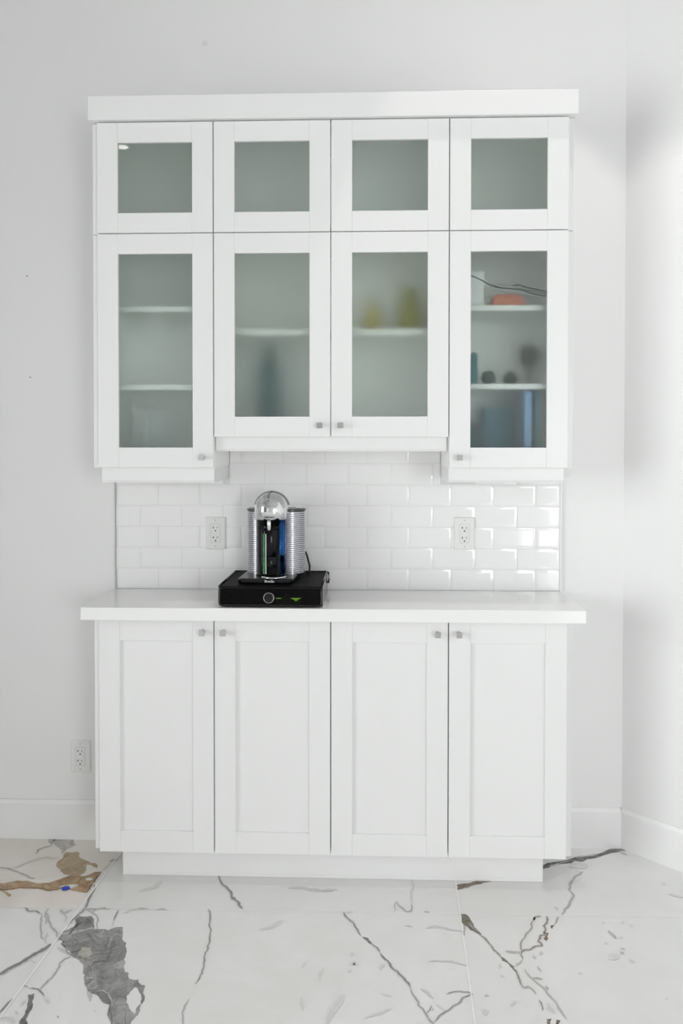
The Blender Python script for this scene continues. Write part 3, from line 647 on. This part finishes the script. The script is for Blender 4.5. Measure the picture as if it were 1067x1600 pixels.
carcass(t, W, 2*W, ZB, ZM, YU); end_panel(t, 1, ZB-.001, ZM-.001, YU); door(t, W, 2*W, ZB+G, ZM-G, YU, FR, M['frost_clear'], (.4137, 1.4035), rail=.0647)
shelf(t, W, 2*W, 1.8835, 1.9015); shelf(t, W, 2*W, 1.6268, 1.6448)
light_rail(t, W+.001, .754, 1.3225, ZB, True, True, YU+.0215)
# crown
mb = MB(); yc = -.3165
mb.box(-.7852, .7862, yc, -.001, ZT+.0022, 2.5695)
o = build('crown_board', mb, M['cab'], bevel=.0015); tag(o, 'plain white crown board running along the top of the wall cabinets', 'crown moulding')

# base cabinets
ZD0, ZD1, ZCB = .1056, .8735, .8802
GB = 'base cabinets under the countertop'
for sgn, lab in ((-1, 'white base cabinet with two tall shaker doors, left one, beneath the coffee machine'),
                 (1, 'white base cabinet with two tall shaker doors, right one, nearer the angled wall')):
    xa, xb = (-2*W, 0) if sgn < 0 else (0, 2*W); xm = (xa+xb)/2
    t = thing('base_cabinet', (xm, -.15, ZD0), lab, 'cabinet', GB)
    cz = .8785
    y_b = YL+DT+.001; mb = MB(); tt = .018
    mb.box(xa+.0005, xa+tt, y_b, -.002, ZD0, cz); mb.box(xb-tt, xb-.0005, y_b, -.002, ZD0, cz); mb.box(xa+tt, xb-tt, y_b, -.002, ZD0, ZD0+tt)
    mb.box(xa+tt, xb-tt, y_b, -.002, cz-tt, cz); mb.box(xa+tt, xb-tt, -.014, -.002, ZD0+tt, cz-tt)
    build('carcass', mb, M['cab'], t)
    end_panel(t, sgn, ZD0+.002, .8795, YL)
    door(t, xa, xm, ZD0, ZD1, YL, .0685, None, (xm-.0357, .8343), rail=.0700)
    door(t, xm, xb, ZD0, ZD1, YL, .0685, None, (xm+.0325, .8343), rail=.0700)
# the plinth
mb = MB(); mb.box(-.7019, .6989, -.248, -.03, 0.0005, ZD0-.001); mb.box(-.7019, .6989, -.2495, -.248, .0005, .010)
o = build('plinth', mb, M['cab'], bevel=.001); tag(o, 'white recessed plinth board on the marble floor under the base cabinets', 'plinth')
# countertop
mb = MB(); mb.box(-.8031, .8083, -.3557, -.0005, ZCB, .9216)
o = build('countertop', mb, M['quartz'], bevel=.0022, seg=3); tag(o, 'polished white quartz countertop carrying the coffee machine', 'countertop')

# ------------------------------------------------------------------ tiled backsplash
SX0, SX1 = -.7965, .8065; YT = -.0085; SZ0, SZ1 = .9222, 1.4690
t = thing('tiled_backsplash', (0, 0, SZ0), 'white subway tile backsplash between countertop and wall cabinets', 'backsplash')
def inwall(x, z):   # top follows the stepped cabinets
    return z < 1.368 or abs(x) < W
mb = MB(); mb.box(SX0, SX1, -.0058, -.0005, SZ0, ZB-.001); mb.box(-W+.001, W-.001, -.0058, -.0005, ZB-.001, ZC-.001)
build('grout', mb, M['grout'], t)
mb = MB(); g = .0007; pitch = .1513; rp = .0764
rows = [(.9222, .9966)]+[(.9966+rp*i, .9966+rp*(i+1)) for i in range(6)]+[(.9966+rp*6, ZC-.0015)]
tr = random.Random(5)
for ri, (za, zb) in enumerate(rows):
    off = .1158 if ri % 2 == 0 else .0512-.0012
    xs = [off+pitch*k for k in range(-8, 9)]
    for k in range(len(xs)-1):
        segs = [(max(xs[k], SX0), min(xs[k+1], SX1))]
        lo, hi = segs[0]
        z1_ = zb
        if za > 1.29:          # rows meeting the cabinets
            if ri == 5:
                z1_ = zb
                if hi <= -W or lo >= W: z1_ = min(zb, ZB-.001)
                else:
                    lo, hi = (max(lo, -W+.001), min(hi, W-.001)) if z1_ > ZB else (lo, hi)
            else: lo, hi = max(lo, -W+.001), min(hi, W-.001)
        if hi-lo < .008 or z1_-za < .006: continue
        a, b, c, e = lo+g, hi-g, za+g, z1_-g
        bv = min(.0105, (b-a)*.3, (e-c)*.3); bz = bv
        ty = tr.uniform(-.0006, .0006); tz = tr.uniform(-.0004, .0004)
        if ri == 2 and hi > .70: ty = .0036*(b-a)/.15   # two tiles set slightly askew by the right edge
        def yy(x, z): return YT+ty*((x-a)/(b-a)-.5)+tz*((z-c)/(e-c)-.5)
        def rq(k, y): return [(a+bv*k, y, c+bz*k), (b-bv*k, y, c+bz*k), (b-bv*k, y, e-bz*k), (a+bv*k, y, e-bz*k)]
        q1 = [(x, yy(x, z), z) for x, _, z in rq(1, 0)]
        mb.loft([rq(0, -.003), rq(0, -.00665)], True, False, smooth=False)
        mb.loft([rq(0, -.00655), rq(.25, -.00727), rq(.5, -.00784), rq(.75, -.00825), q1], False, False, smooth=True)
        mb.add(q1, [(0, 1, 2, 3)])
build('tiles', mb, M['tile'], t)
for x0_, x1_ in ((SX0-.0022, SX0-.0002), (SX1-.0004, SX1+.0036)):
    mb = MB(); mb.box(x0_, x1_, -.0105, -.0004, SZ0, ZB-.045 if x0_ < 0 else ZB-.045)
    build('edge_trim', mb, M['screw'] if x0_ < 0 else M['white_ceramic'], t)  # left trim dark, right trim white: light from the right put into colour

# ------------------------------------------------------------------ outlets
def make_outlet(x, z, yf, label):
    t = thing('wall_outlet', (x, yf, z), label, 'outlet', 'white duplex outlets')
    mb = MB(); w, h = .0365, .0585
    def ring(k, y): return [(x+a-(k if a > 0 else -k), y, z+b-(k if b > 0 else -k)) for a, b in ((-w, -h), (w, -h), (w, h), (-w, h))]
    mb.loft([ring(0, yf), ring(0, yf-.0035), ring(.003, yf-.0062)], smooth=False)
    build('cover_plate', mb, M['plate'], t, bevel=.0006)
    mb = MB(); mb.box(x-.0165, x+.0165, yf-.0070, yf-.0058, z-.0335, z+.0335)
    rc = build('receptacle', mb, M['plate'], t, bevel=.0006)
    g_ = MB()
    for a0, a1, b0, b1 in ((-.0174, -.0165, -.0344, .0344), (.0165, .0174, -.0344, .0344), (-.0165, .0165, .0335, .0344), (-.0165, .0165, -.0344, -.0335)):
        g_.box(x+a0, x+a1, yf-.0064, yf-.0060, z+b0, z+b1)
    build('reveal', g_, M['screw'], rc)
    sl_ = MB()
    for dz in (.0175, -.0185):
        sl_.box(x-.0085, x-.0065, yf-.0073, yf-.0068, z+dz-.001, z+dz+.0075)
        sl_.box(x-.0110, x-.0085, yf-.0073, yf-.0068, z+dz+.0022, z+dz+.0042)
        sl_.box(x+.0055, x+.0074, yf-.0073, yf-.0068, z+dz-.0005, z+dz+.0065)
        n = 12; sl_.loft([[(x+.0027*math.cos(2*PI*i/n), y, z+dz-.0085+.0027*math.sin(2*PI*i/n)) for i in range(n)] for y in (yf-.0068, yf-.0073)], smooth=False)
    build('slots', sl_, M['slot'], rc)
    for dz in (.047, -.047):
        m3 = MB(); n = 12; m3.loft([[(x+.0026*math.cos(2*PI*i/n), y, z+dz+.0026*math.sin(2*PI*i/n)) for i in range(n)] for y in (yf-.0058, yf-.0068)], smooth=False)
        build('screw', m3, M['screw'], t)
    return t
make_outlet(-.4305, 1.1255, YT+.001, 'white duplex outlet on the tiles, left of the coffee machine')
make_outlet(.4655, 1.1275, YT+.001, 'white duplex outlet on the tiles, right of the coffee machine')
make_outlet(-.9325, .3030, -.0002, 'white duplex outlet low on the painted wall, left of the base cabinets')

# ------------------------------------------------------------------ pod drawer
CT = .9216
DX0, DX1, DY0, DY1, DZ0, DZ1 = -.3605, -.0245, -.345, -.020, CT+.0045, .9890
t = thing('pod_drawer', ((DX0+DX1)/2, (DY0+DY1)/2, CT), 'black wire mesh coffee pod drawer on the countertop under the coffee machine', 'drawer')
mb = MB()
mb.box(DX0+.006, DX1-.006, DY0+.006, DY1, DZ1-.007, DZ1)                 # top tray
build('top', mb, M['darktop'], t, bevel=.002)
for xa in (DX0, DX1-.006):
    mb = MB(); mb.box(xa, xa+.006, DY0+.012, DY1, DZ0, DZ1+.001); build('side_wall', mb, M['black'], t, bevel=.002)
mb = MB()
for x in (DX0+.003, DX1-.003):
    mb.tube([(x, DY0+.010, DZ1), (x, (DY0+DY1)/2, DZ1+.001), (x, DY1, DZ1)], .0035, 10)
mb.tube([(DX0+.003, DY1, DZ1), (DX1-.003, DY1, DZ1)], .0035, 10)
mb.tube([(DX1, DY1-.002, DZ1), (DX1+.004, DY1-.002, DZ1-.004), (DX1+.005, DY1-.002, DZ1-.03), (DX1+.002, DY1-.002, DZ1-.04)], .003, 8)
mb.box(DX0+.006, DX1-.006, DY1-.004, DY1, DZ0, DZ1-.007); mb.box(DX0+.006, DX1-.006, DY0+.012, DY1-.004, DZ0, DZ0+.003)
build('rim', mb, M['black'], t)
# front of the drawer: rounded wire frame, fine mesh, ring pull
mb = MB(); r = .0038
fr_ = [(x, z) for x, z in rrect(DX0+r, DX1-r, DZ0+r, DZ1-r, .010, 5)]
mb.tube([(x, DY0+r+.006*((z-DZ0)/(DZ1-DZ0)), z) for x, z in fr_+fr_[:2]], r, 10)
df = build('drawer_front', mb, M['black'], t)
mb = MB(); st = .0030; wr = .00085
x = DX0+.008
while x < DX1-.008:
    mb.add([(x-wr, DY0+.0045, DZ0+.004), (x+wr, DY0+.0045, DZ0+.004), (x+wr, DY0+.0100, DZ1-.004), (x-wr, DY0+.0100, DZ1-.004),
            (x-wr, DY0+.0060, DZ0+.004), (x+wr, DY0+.0060, DZ0+.004), (x+wr, DY0+.0115, DZ1-.004), (x-wr, DY0+.0115, DZ1-.004)],
           [(0, 1, 2, 3), (4, 7, 6, 5), (0, 4, 5, 1), (1, 5, 6, 2), (2, 6, 7, 3), (3, 7, 4, 0)]); x += st
z = DZ0+.006
while z < DZ1-.005:
    yq = DY0+.0045+.0055*(z-DZ0)/(DZ1-DZ0); mb.box(DX0+.005, DX1-.005, yq, yq+.0018, z-wr, z+wr); z += st
build('wire_mesh', mb, M['blackwire'], df)
mb = MB(); cxr, czr = -.197, .9535; n = 32; ring = []
for i in range(n):
    a = 2*PI*i/n; rr = []
    for j in range(8):
        b_ = 2*PI*j/8; R_ = .0163+.0012*math.cos(b_)
        rr.append((cxr+R_*math.cos(a), DY0+.002-.0016*math.sin(b_), czr+R_*math.sin(a)))
    ring.append(rr)
mb.loft(ring+[ring[0]], False, False)
build('ring_pull', mb, M['knob'], df)
mb = MB(); mb.loft([[(cxr+.0152*math.cos(2*PI*i/n), y, czr+.0152*math.sin(2*PI*i/n)) for i in range(n)] for y in (DY0+.001, DY0+.004)], smooth=False)
build('pull_disc', mb, M['black'], df)
for (fx, fy) in ((DX0+.03, DY0+.03), (DX1-.03, DY0+.03), (DX0+.03, DY1-.03), (DX1-.03, DY1-.03)):
    mb = MB(); mb.lathe(fx, fy, [(.008, CT), (.009, CT+.002), (.009, DZ0+.001)], 16); build('foot', mb, M['rubber'], t)
# pods seen dimly through the mesh
PG = 'green coffee pods inside the drawer'
pod0 = None
for i, (px_, py_) in enumerate(((-.166, -.318), (-.138, -.312), (-.110, -.322))):
    if pod0 is None:
        mb = MB(); mb.lathe(0, 0, [(.0125, 0), (.0150, .004), (.0185, .020), (.0225, .0215), (.0225, .023), (.019, .0240)], 24)
        pod0 = build('coffee_pod', mb, M['green'], origin=(0, 0, 0)); o = pod0
    else: o = link(pod0.copy())
    o.location = (px_, py_, DZ0+.0032)
    tag(o, 'green foil coffee pod glimpsed through the drawer mesh, right of the ring pull', 'coffee pod', PG)

# ------------------------------------------------------------------ coffee machine
BZ = .9892
t = thing('coffee_machine', (-.205, -.19, BZ), 'capsule coffee machine with chrome domed head and ribbed tank on the mesh drawer', 'coffee machine')
CX, CY = -.2045, -.205
# base tray, wider at the back
mb = MB()
def base_ring(k, z):
    pts = [(-.112-k, -.085), (-.300+k, -.085), (-.306+k, -.270)]
    for i in range(6):
        a = PI+PI/2*i/5; pts.append((-.288+k+.018*math.cos(a), -.276+.020*math.sin(a)+k*.6))
    for i in range(6):
        a = 3*PI/2+PI/2*i/5; pts.append((-.142-k+.018*math.cos(a), -.276+.020*math.sin(a)+k*.6))
    pts.append((-.118-k, -.2)); return [(x, y, z) for x, y in pts]
mb.loft([base_ring(.004, BZ), base_ring(0, BZ+.004), base_ring(0, BZ+.0145), base_ring(.003, BZ+.0175)], smooth=False)
build('base', mb, M['black'], t, bevel=.001)
mb = MB(); mb.loft([base_ring(.006, BZ+.0174), base_ring(.008, BZ+.0184)], smooth=False); build('base_top', mb, M['lidgrey'], t)
# drip grid
mb = MB(); dcx, dcy = -.190, -.262
mb.lathe(dcx, dcy, [(.040, BZ+.0176), (.0415, BZ+.021), (.039, BZ+.0235), (.034, BZ+.0225), (.034, BZ+.020), (.002, BZ+.020)], 40)
dt_ = build('drip_tray', mb, M['chrome'], t)
mb = MB()
for i in range(-5, 6):
    w_ = math.sqrt(max(0, .033**2-(i*.006)**2)); mb.box(dcx-w_, dcx+w_, dcy+i*.006-.0015, dcy+i*.006+.0015, BZ+.0195, BZ+.0225)
build('grid', mb, M['chrome'], dt_)
# column
mb = MB(); cb, ctp = BZ+.018, 1.1965; R0 = .0490
mb.lathe(CX, CY, [(.052, cb), (.0525, cb+.003), (R0, cb+.006), (R0, ctp)], 64)
cl_ = build('column', mb, M['column'], t)
mb = MB()   # blue reflection on the column's right flank, built as a coloured strip
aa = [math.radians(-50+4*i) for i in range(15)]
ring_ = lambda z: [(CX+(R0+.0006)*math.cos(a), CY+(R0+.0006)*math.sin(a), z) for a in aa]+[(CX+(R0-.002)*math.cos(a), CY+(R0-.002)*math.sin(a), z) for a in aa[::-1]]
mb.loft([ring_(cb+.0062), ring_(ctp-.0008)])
o = build('blue_reflection', mb, M['blue_glint'], cl_); o['label'] = 'blue reflection built as a strip down the right flank of the column'
# black spout housing on the front of the column
mb = MB()
hx = CX-.0035; prof = []
def hring(z, w, dp):
    pts = [(hx+w*math.cos(PI+PI*i/12), CY-R0*.80+dp*math.sin(PI+PI*i/12), z) for i in range(13)]
    return pts+[(hx+w, CY-.01, z), (hx-w, CY-.01, z)]
mb.loft([hring(cb+.006, .0255, .018), hring(cb+.062, .0255, .018), hring(cb+.064, .0240, .0165), hring(cb+.066, .0262, .0185), hring(1.160, .0262, .0185), hring(1.164, .0240, .016)], smooth=True)
sh_ = build('spout_housing', mb, M['column'], t)
mb = MB(); mb.box(hx-.0185, hx-.0105, CY-R0*.80-.0165, CY-R0*.80-.010, cb+.010, 1.150)  # green reflection of outdoors, put in as a coloured strip
o = build('green_reflection', mb, M['green_glint'], sh_, bevel=.0008); o['label'] = 'narrow green reflection built as a strip on the front of the spout housing'
mb = MB(); mb.box(hx-.0095, hx-.0072, CY-R0*.80-.0182, CY-R0*.80-.012, cb+.010, 1.150)  # window reflection on the housing, put in as a white line
build('white_reflection', mb, M['white_ceramic'], sh_)
mb = MB(); mb.lathe(hx+.002, CY-R0-.006, [(.0035, 1.160), (.006, 1.164), (.007, 1.188), (.006, 1.1945)], 20)
build('spout', mb, M['chrome'], t)
# head: chrome dome stretched towards the back
RD = .0575
def cap_ring(r, z, yb):
    n = 24; pts = []
    for i in range(n+1): a = PI+PI*i/n; pts.append((CX+r*math.cos(a), CY+r*math.sin(a), z))
    for i in range(n+1): a = PI*i/n; pts.append((CX+r*math.cos(a), CY+yb+r*math.sin(a), z))
    return pts
mb = MB(); z0 = 1.1945; zc_ = 1.2270
rings = [cap_ring(.054, z0, .075), cap_ring(RD, z0+.0015, .075), cap_ring(RD, zc_, .075)]
for i in range(1, 13):
    a = PI/2*i/12.4; rings.append(cap_ring(RD*math.cos(a), zc_+.0575*math.sin(a), .075))
mb.loft(rings)
hd = build('head', mb, M['chrome'], t)
# hinged lever arching over the dome
mb = MB(); rr = []
n = 28
for i in range(n+1):
    a = math.radians(14)+math.radians(152)*i/n
    rc, rz = RD+.0022, .0575+.0022
    cx_, cz2 = CX+rc*math.cos(a), zc_+rz*math.sin(a)
    tng = Vector((-math.sin(a), 0, math.cos(a))); nr = Vector((math.cos(a), 0, math.sin(a)))
    c = Vector((cx_, CY+.020, cz2))
    rr.append([c+nr*.0022+Vector((0, -.007, 0)), c+nr*.0022+Vector((0, .007, 0)), c-nr*.003+Vector((0, .007, 0)), c-nr*.003+Vector((0, -.007, 0))])
mb.loft(rr, smooth=False)
mb.tube([(CX-.004, CY-.012, zc_+.0575), (CX-.006, CY-.036, zc_+.046), (CX-.006, CY-.0475, zc_+.034)], .0035, 10)
build('lever', mb, M['lever'], hd)
# ribbed tank behind the column: stadium plan
TX0, TX1, TY0, TY1 = -.2945, -.0960, -.192, -.085
mb = MB(); zt0, zt1 = BZ+.018, 1.2185; rings = []
def stad(k, z): return [(x, y, z) for x, y in rrect(TX0+k, TX1-k, TY0+k, TY1-k, (TY1-TY0)/2-k-.0005, 14)]
z = zt0; rings.append(stad(.001, z))
while z < zt1-.0068:
    rings += [stad(0, z+.0006), stad(0, z+.0040), stad(.0030, z+.0046), stad(.0030, z+.0064)]; z += .0068
rings.append(stad(0, zt1))
nring = len(rings[0]); mb.loft(rings, smooth=False)
for i in range(len(rings)-1):
    if i % 4 == 3:
        for j in range(nring): mb.m[i*nring+j] = 1
build('water_tank', mb, [M['tank'], M['tank_groove']], t)
mb = MB(); mb.loft([stad(.001, zt1), stad(-.0022, zt1+.0015), stad(-.0022, zt1+.006), stad(.003, zt1+.0085)], smooth=False)
ld = build('tank_lid', mb, M['lidgrey'], t)
mb = MB(); mb.box(-.128, -.104, -.16, -.125, zt1+.0080, zt1+.0105); build('lid_tab', mb, M['chrome'], ld, bevel=.001)
# cord behind the right side, down to the counter
mb = MB(); mb.tube([(-.100, -.080, 1.068), (-.095, -.074, 1.055), (-.090, -.07, 1.035), (-.085, -.075, 1.018), (-.0855, -.080, 1.002), (-.092, -.084, .9928)], .0038, 10)
build('power_cord', mb, M['rubber'], t)
def lettering(txt, size, m, parent, place, bend=None):
    cu = bpy.data.curves.new('lettering', 'FONT'); cu.body = txt; cu.size = size; cu.align_x = 'CENTER'; cu.align_y = 'CENTER'; cu.extrude = .0002; cu.offset = .00025
    tmp = link(bpy.data.objects.new('lettering', cu)); dg = bpy.context.evaluated_depsgraph_get()
    me_ = bpy.data.meshes.new_from_object(tmp.evaluated_get(dg)); bpy.data.objects.remove(tmp); bpy.data.curves.remove(cu)
    for v in me_.vertices: v.co = Vector(place(v.co))-ORG[parent.name]
    me_.materials.clear(); me_.materials.append(m)
    for p in me_.polygons: p.material_index = 0
    o = link(bpy.data.objects.new('lettering', me_)); ORG[o.name] = ORG[parent.name]; o.parent = parent
    return o
bs = [c for c in t.children if c.name.startswith('base') and not c.name.startswith('base_top')][0]
lettering('Breville', .0105, M['letter_white'], bs, lambda c: (-.2005+c.x, -.2970-c.z, BZ+.0095+c.y))
def on_head(c):
    a = -PI/2+c.x/RD; return (CX+(RD+.0002+c.z)*math.cos(a), CY+(RD+.0002+c.z)*math.sin(a), 1.2045+c.y)
lettering('NESPRESSO', .0068, M['letter_dark'], hd, on_head)

# ------------------------------------------------------------------ things behind the frosted doors
def lathe_thing(name, x, y, prof, m, label, cat, group=None, n=28):
    mb = MB(); mb.lathe(x, y, prof, n); return tag(build(name, mb, m), label, cat, group)
def box_thing(name, x0, x1, y0, y1, z0, z1, m, label, cat, group=None, bevel=.002):
    mb = MB(); mb.box(x0, x1, y0, y1, z0, z1); return tag(build(name, mb, m, bevel=bevel), label, cat, group)
z = 1.9016   # right cabinet, top shelf
box_thing('carton', .432, .503, -.222, -.15, z, 2.019, M['white_ceramic'], 'small white carton on the upper shelf of the right cabinet, left of the orange bundle', 'carton')
mb = MB()
q = [(.534, 0), (.632, 0), (.640, .012), (.628, .030), (.600, .041), (.575, .036), (.556, .040), (.534, .034), (.527, .012)]
mb.prism([(a, z+b) for a, b in q], 'y', -.236, -.176)
tag(build('folded_cloth', mb, M['orange'], bevel=.006, seg=3), 'orange cloth bundle on the upper shelf of the right cabinet', 'cloth')
wz = 1.9600
mb = MB()
WY = -.2848
mb.tube([(.3995, WY+.003, 2.012), (.440, WY, 1.995), (.480, WY, 1.978), (.512, WY, 1.961), (.545, WY, 1.950), (.60, WY, 1.9455), (.66, WY, 1.937), (.705, WY, 1.928), (.7435, WY+.003, 1.922)], .0017, 8)
mb.tube([(.512, WY-.001, 1.952), (.530, WY-.001, 1.956), (.545, WY-.001, 1.964), (.558, WY-.001, 1.957), (.545, WY-.001, 1.949), (.525, WY-.001, 1.954)], .0014, 8)
mb.tube([(.585, WY-.001, 1.956), (.605, WY-.001, 1.960), (.625, WY-.001, 1.952), (.66, WY-.001, 1.944), (.705, WY, 1.936), (.7435, WY+.003, 1.931)], .0020, 8)
mb.tube([(.598, WY+.001, 1.9505), (.64, WY, 1.933), (.68, WY, 1.925), (.705, WY, 1.9205), (.7435, WY+.003, 1.915)], .0020, 8)
tag(build('wire_coil', mb, M['wire']), 'thin black wires stretched in front of the orange bundle behind the glass', 'wire')
z = 1.6448   # right cabinet, middle bay
box_thing('box', .4005, .484, -.21, -.14, z, 1.750, M['teal'], 'small teal box on the middle shelf of the right cabinet, by its left side', 'box')
def ball(x, y, r, m, label):
    pr = [(r*math.cos(-PI/2+PI*(i+.35)/18), r+r*math.sin(-PI/2+PI*(i+.35)/18)) for i in range(18)]
    return lathe_thing('ball', x, y, [(a, z-.0004+b) for a, b in pr], m, label, 'ball', 'dark balls in the right cabinet')
ball(.523, -.185, .0245, M['dark_ball'], 'dark green ball on the middle shelf of the right cabinet, beside the teal box')
ball(.600, -.160, .0245, M['dark_ball'], 'dark green ball on the middle shelf, second from the teal box')
# a dark round head on a thin stem, further back
lathe_thing('stemmed_globe', .682, -.065, [(.030, z), (.030, z+.006), (.006, z+.012), (.006, z+.072), (.020, z+.078), (.033, z+.095), (.037, z+.113), (.033, z+.131), (.020, z+.147), (.004, z+.150)],
            M['dgrey_ball'], 'dark grey globe standing on a stem behind the balls in the right cabinet', 'globe')
z = ZB+.018
box_thing('carton', .637, .662, -.222, -.13, z, 1.6215, M['paleblue'], 'tall narrow pale blue carton on the bottom of the right cabinet', 'carton')
box_thing('book', .672, .689, -.225, -.10, z, 1.6180, M['teal'], 'thin teal book upright on the bottom of the right cabinet, by its right side', 'book')
box_thing('box', .520, .618, -.10, -.02, z, 1.575, M['navy'], 'dark blue box standing at the back of the bottom bay of the right cabinet', 'box')
lathe_thing('jar', .455, -.10, [(.034, z), (.036, z+.01), (.036, z+.11), (.026, z+.125), (.026, z+.14)], M['teal'], 'teal jar at the back of the bottom bay of the right cabinet', 'jar')
z = 1.8255   # middle cabinet shelf
lathe_thing('bottle', .135, -.14, [(.026, z), (.027, z+.05), (.020, z+.075), (.011, z+.088), (.011, z+.115)], M['yellow'], 'small mustard bottle on the middle cabinet shelf, left of the olive pot', 'bottle')
lathe_thing('pot', .262, -.14, [(.042, z), (.045, z+.06), (.038, z+.09), (.028, z+.105), (.030, z+.15)], M['olive'], 'taller olive yellow pot on the middle cabinet shelf, right half', 'pot')
box_thing('dish', .042, .095, -.236, -.17, z, z+.009, M['white_ceramic'], 'low white dish on the middle cabinet shelf beside the mustard bottle', 'dish')
z = ZC+.018
lathe_thing('bottle', -.222, -.115, [(.036, z), (.038, z+.01), (.038, z+.215), (.034, z+.235), (.020, z+.252), (.017, z+.290), (.015, z+.296)], M['darktop'] if False else M['darkteal'], 'tall dark teal bottle behind the frosted door, left half of the middle cabinet', 'bottle')
z = ZB+.018  # left cabinet, glassware
for (x, y, lab) in ((-.655, -.18, 'tall clear glass in the bottom bay of the left cabinet, the outer one'), (-.585, -.17, 'tall clear glass in the bottom bay of the left cabinet, the inner one')):
    lathe_thing('drinking_glass', x, y, [(.026, z), (.030, z+.01), (.034, z+.17), (.0325, z+.17), (.0285, z+.012), (.002, z+.010)], M['vase'], lab, 'glass', 'clear glasses in the left cabinet')

# scrap of blue on the floor
mb = MB(); cx_, cy_ = -.8597, -.3433
mb.prism([(cx_-.013, cy_-.003), (cx_-.006, cy_-.0125), (cx_+.007, cy_-.011), (cx_+.0135, cy_), (cx_+.006, cy_+.009), (cx_-.007, cy_+.008)], 'z', .0019, .006)
tag(build('plastic_scrap', mb, M['blue'], bevel=.001), 'tiny blue plastic scrap lying on the gold vein of the floor', 'scrap')

# ------------------------------------------------------------------ tall cabinet on the rear wall, mirrored in the left glass door
PX0, PX1 = -3.02, -1.42; YP = YB+.60; t = thing('pantry_cabinet', ((PX0+PX1)/2, YB+.3, 0), 'tall white cupboard mirrored in the left glass door', 'cabinet')
mb = MB(); mb.box(PX0, PX1, YB+.002, YP, 0.001, 3.1); build('carcass', mb, M['cab'], t)
for i in range(4):
    a, b = PX0+.4*i, PX0+.4*(i+1)
    for z0_, z1_, gl in ((.1, 2.645, False), (2.65, 3.06, True)):
        mb = MB(); f = .085; y1, y0 = YP+.022, YP+.002
        mb.box(a+.003, a+f, y0, y1, z0_, z1_); mb.box(b-f, b-.003, y0, y1, z0_, z1_); mb.box(a+f, b-f, y0, y1, z1_-f, z1_); mb.box(a+f, b-f, y0, y1, z0_, z0_+f)
        dr = build('door', mb, M['cab'], t)
        mb = MB(); mb.box(a+f, b-f, y0, y0+.006, z0_+f, z1_-f); build('pane' if gl else 'panel', mb, M['lidgrey'] if gl else M['cab'], dr)

# ------------------------------------------------------------------ lights
def emit(name, strength, col=(1, .97, .93, 1)):
    m, nt, o = mat(name); e = N(nt, 'ShaderNodeEmission', Strength=strength); e.inputs[0].default_value = col
    nt.links.new(e.outputs[0], o.inputs[0]); return m
M['lens'] = emit('lamp_lens', 14)
def downlight(x, y, label, energy, size, blend=.25):
    t = thing('recessed_light', (x, y, H), label, 'ceiling light', 'recessed ceiling lights')
    mb = MB(); mb.lathe(x, y, [(.062, H-.001), (.085, H-.001), (.085, H-.006), (.066, H-.012), (.062, H-.004)], 32, cap0=False, cap1=False); build('trim_ring', mb, M['trimpaint'], t)
    mb = MB(); mb.lathe(x, y, [(.063, H-.003), (.063, H-.005)], 32); build('lens', mb, M['lens'], t)
    l = bpy.data.lights.new('spot', 'SPOT'); l.energy = energy; l.spot_size = math.radians(size); l.spot_blend = blend; l.shadow_soft_size = .025; l.color = (1, .98, .95)
    o = link(bpy.data.objects.new('spot', l)); o.parent = t; o.location = (0, 0, -.03)
    return t
downlight(-1.99, -4.546, 'round recessed ceiling light mirrored in the top left glass door', 60, 120, .6)
downlight(.715, -.614, 'round recessed ceiling light throwing the scalloped edge on the corner walls', 42, 47.6, .05)

def portal(loc, rot, sx, sy, energy, col=(1, .988, 1)):
    l = bpy.data.lights.new('daylight_and_fill', 'AREA'); l.shape = 'RECTANGLE'; l.size = sx; l.size_y = sy; l.energy = energy; l.color = col
    o = link(bpy.data.objects.new('daylight_and_fill', l)); o.location = loc; o.rotation_euler = rot; return o
E_R, E_L = 114, 250
portal(((WR[0]+WR[1])/2, YB-.16, (WR[2]+WR[3])/2), (PI/2, 0, 0), WR[1]-WR[0], WR[3]-WR[2], E_R)
portal((XL-.16, (WL[0]+WL[1])/2, (WL[2]+WL[3])/2), (PI/2, 0, -PI/2), WL[1]-WL[0], WL[3]-WL[2], E_L)  # unseen fill lamp behind the added left window

wd = bpy.data.worlds.new('sky'); S.world = wd; wd.use_nodes = True
nt = wd.node_tree; bg = nt.nodes['Background']; bg.inputs[0].default_value = (.85, .93, 1, 1); bg.inputs[1].default_value = 1.0

# ------------------------------------------------------------------ camera
cam = bpy.data.cameras.new('camera'); co = link(bpy.data.objects.new('camera', cam)); S.camera = co
cam.sensor_fit = 'VERTICAL'; cam.sensor_height = 36; cam.sensor_width = 24
cam.lens = 1267.063/1600*36; cam.shift_y = -80.02/1600; cam.clip_start = .01
R = [[.9994231, .0339608, .0002881], [-.0339509, .9992763, -.0171525], [-.0008705, .0171328, .9998529]]
right, fwd, up = (Vector(r) for r in R)
mw = Matrix(((right.x, up.x, -fwd.x, .12396), (right.y, up.y, -fwd.y, -2.92402), (right.z, up.z, -fwd.z, 1.43757), (0, 0, 0, 1)))
co.matrix_world = mw

S.view_settings.view_transform = 'Standard'; S.view_settings.look = 'None'
S.view_settings.gamma = 1; S.view_settings.use_curve_mapping = False
S.view_settings.exposure = 0.17
S.cycles.max_bounces = 16; S.cycles.diffuse_bounces = 8; S.cycles.glossy_bounces = 6; S.cycles.transmission_bounces = 12
S.cycles.use_denoising = True
S.cycles.sample_clamp_indirect = 8
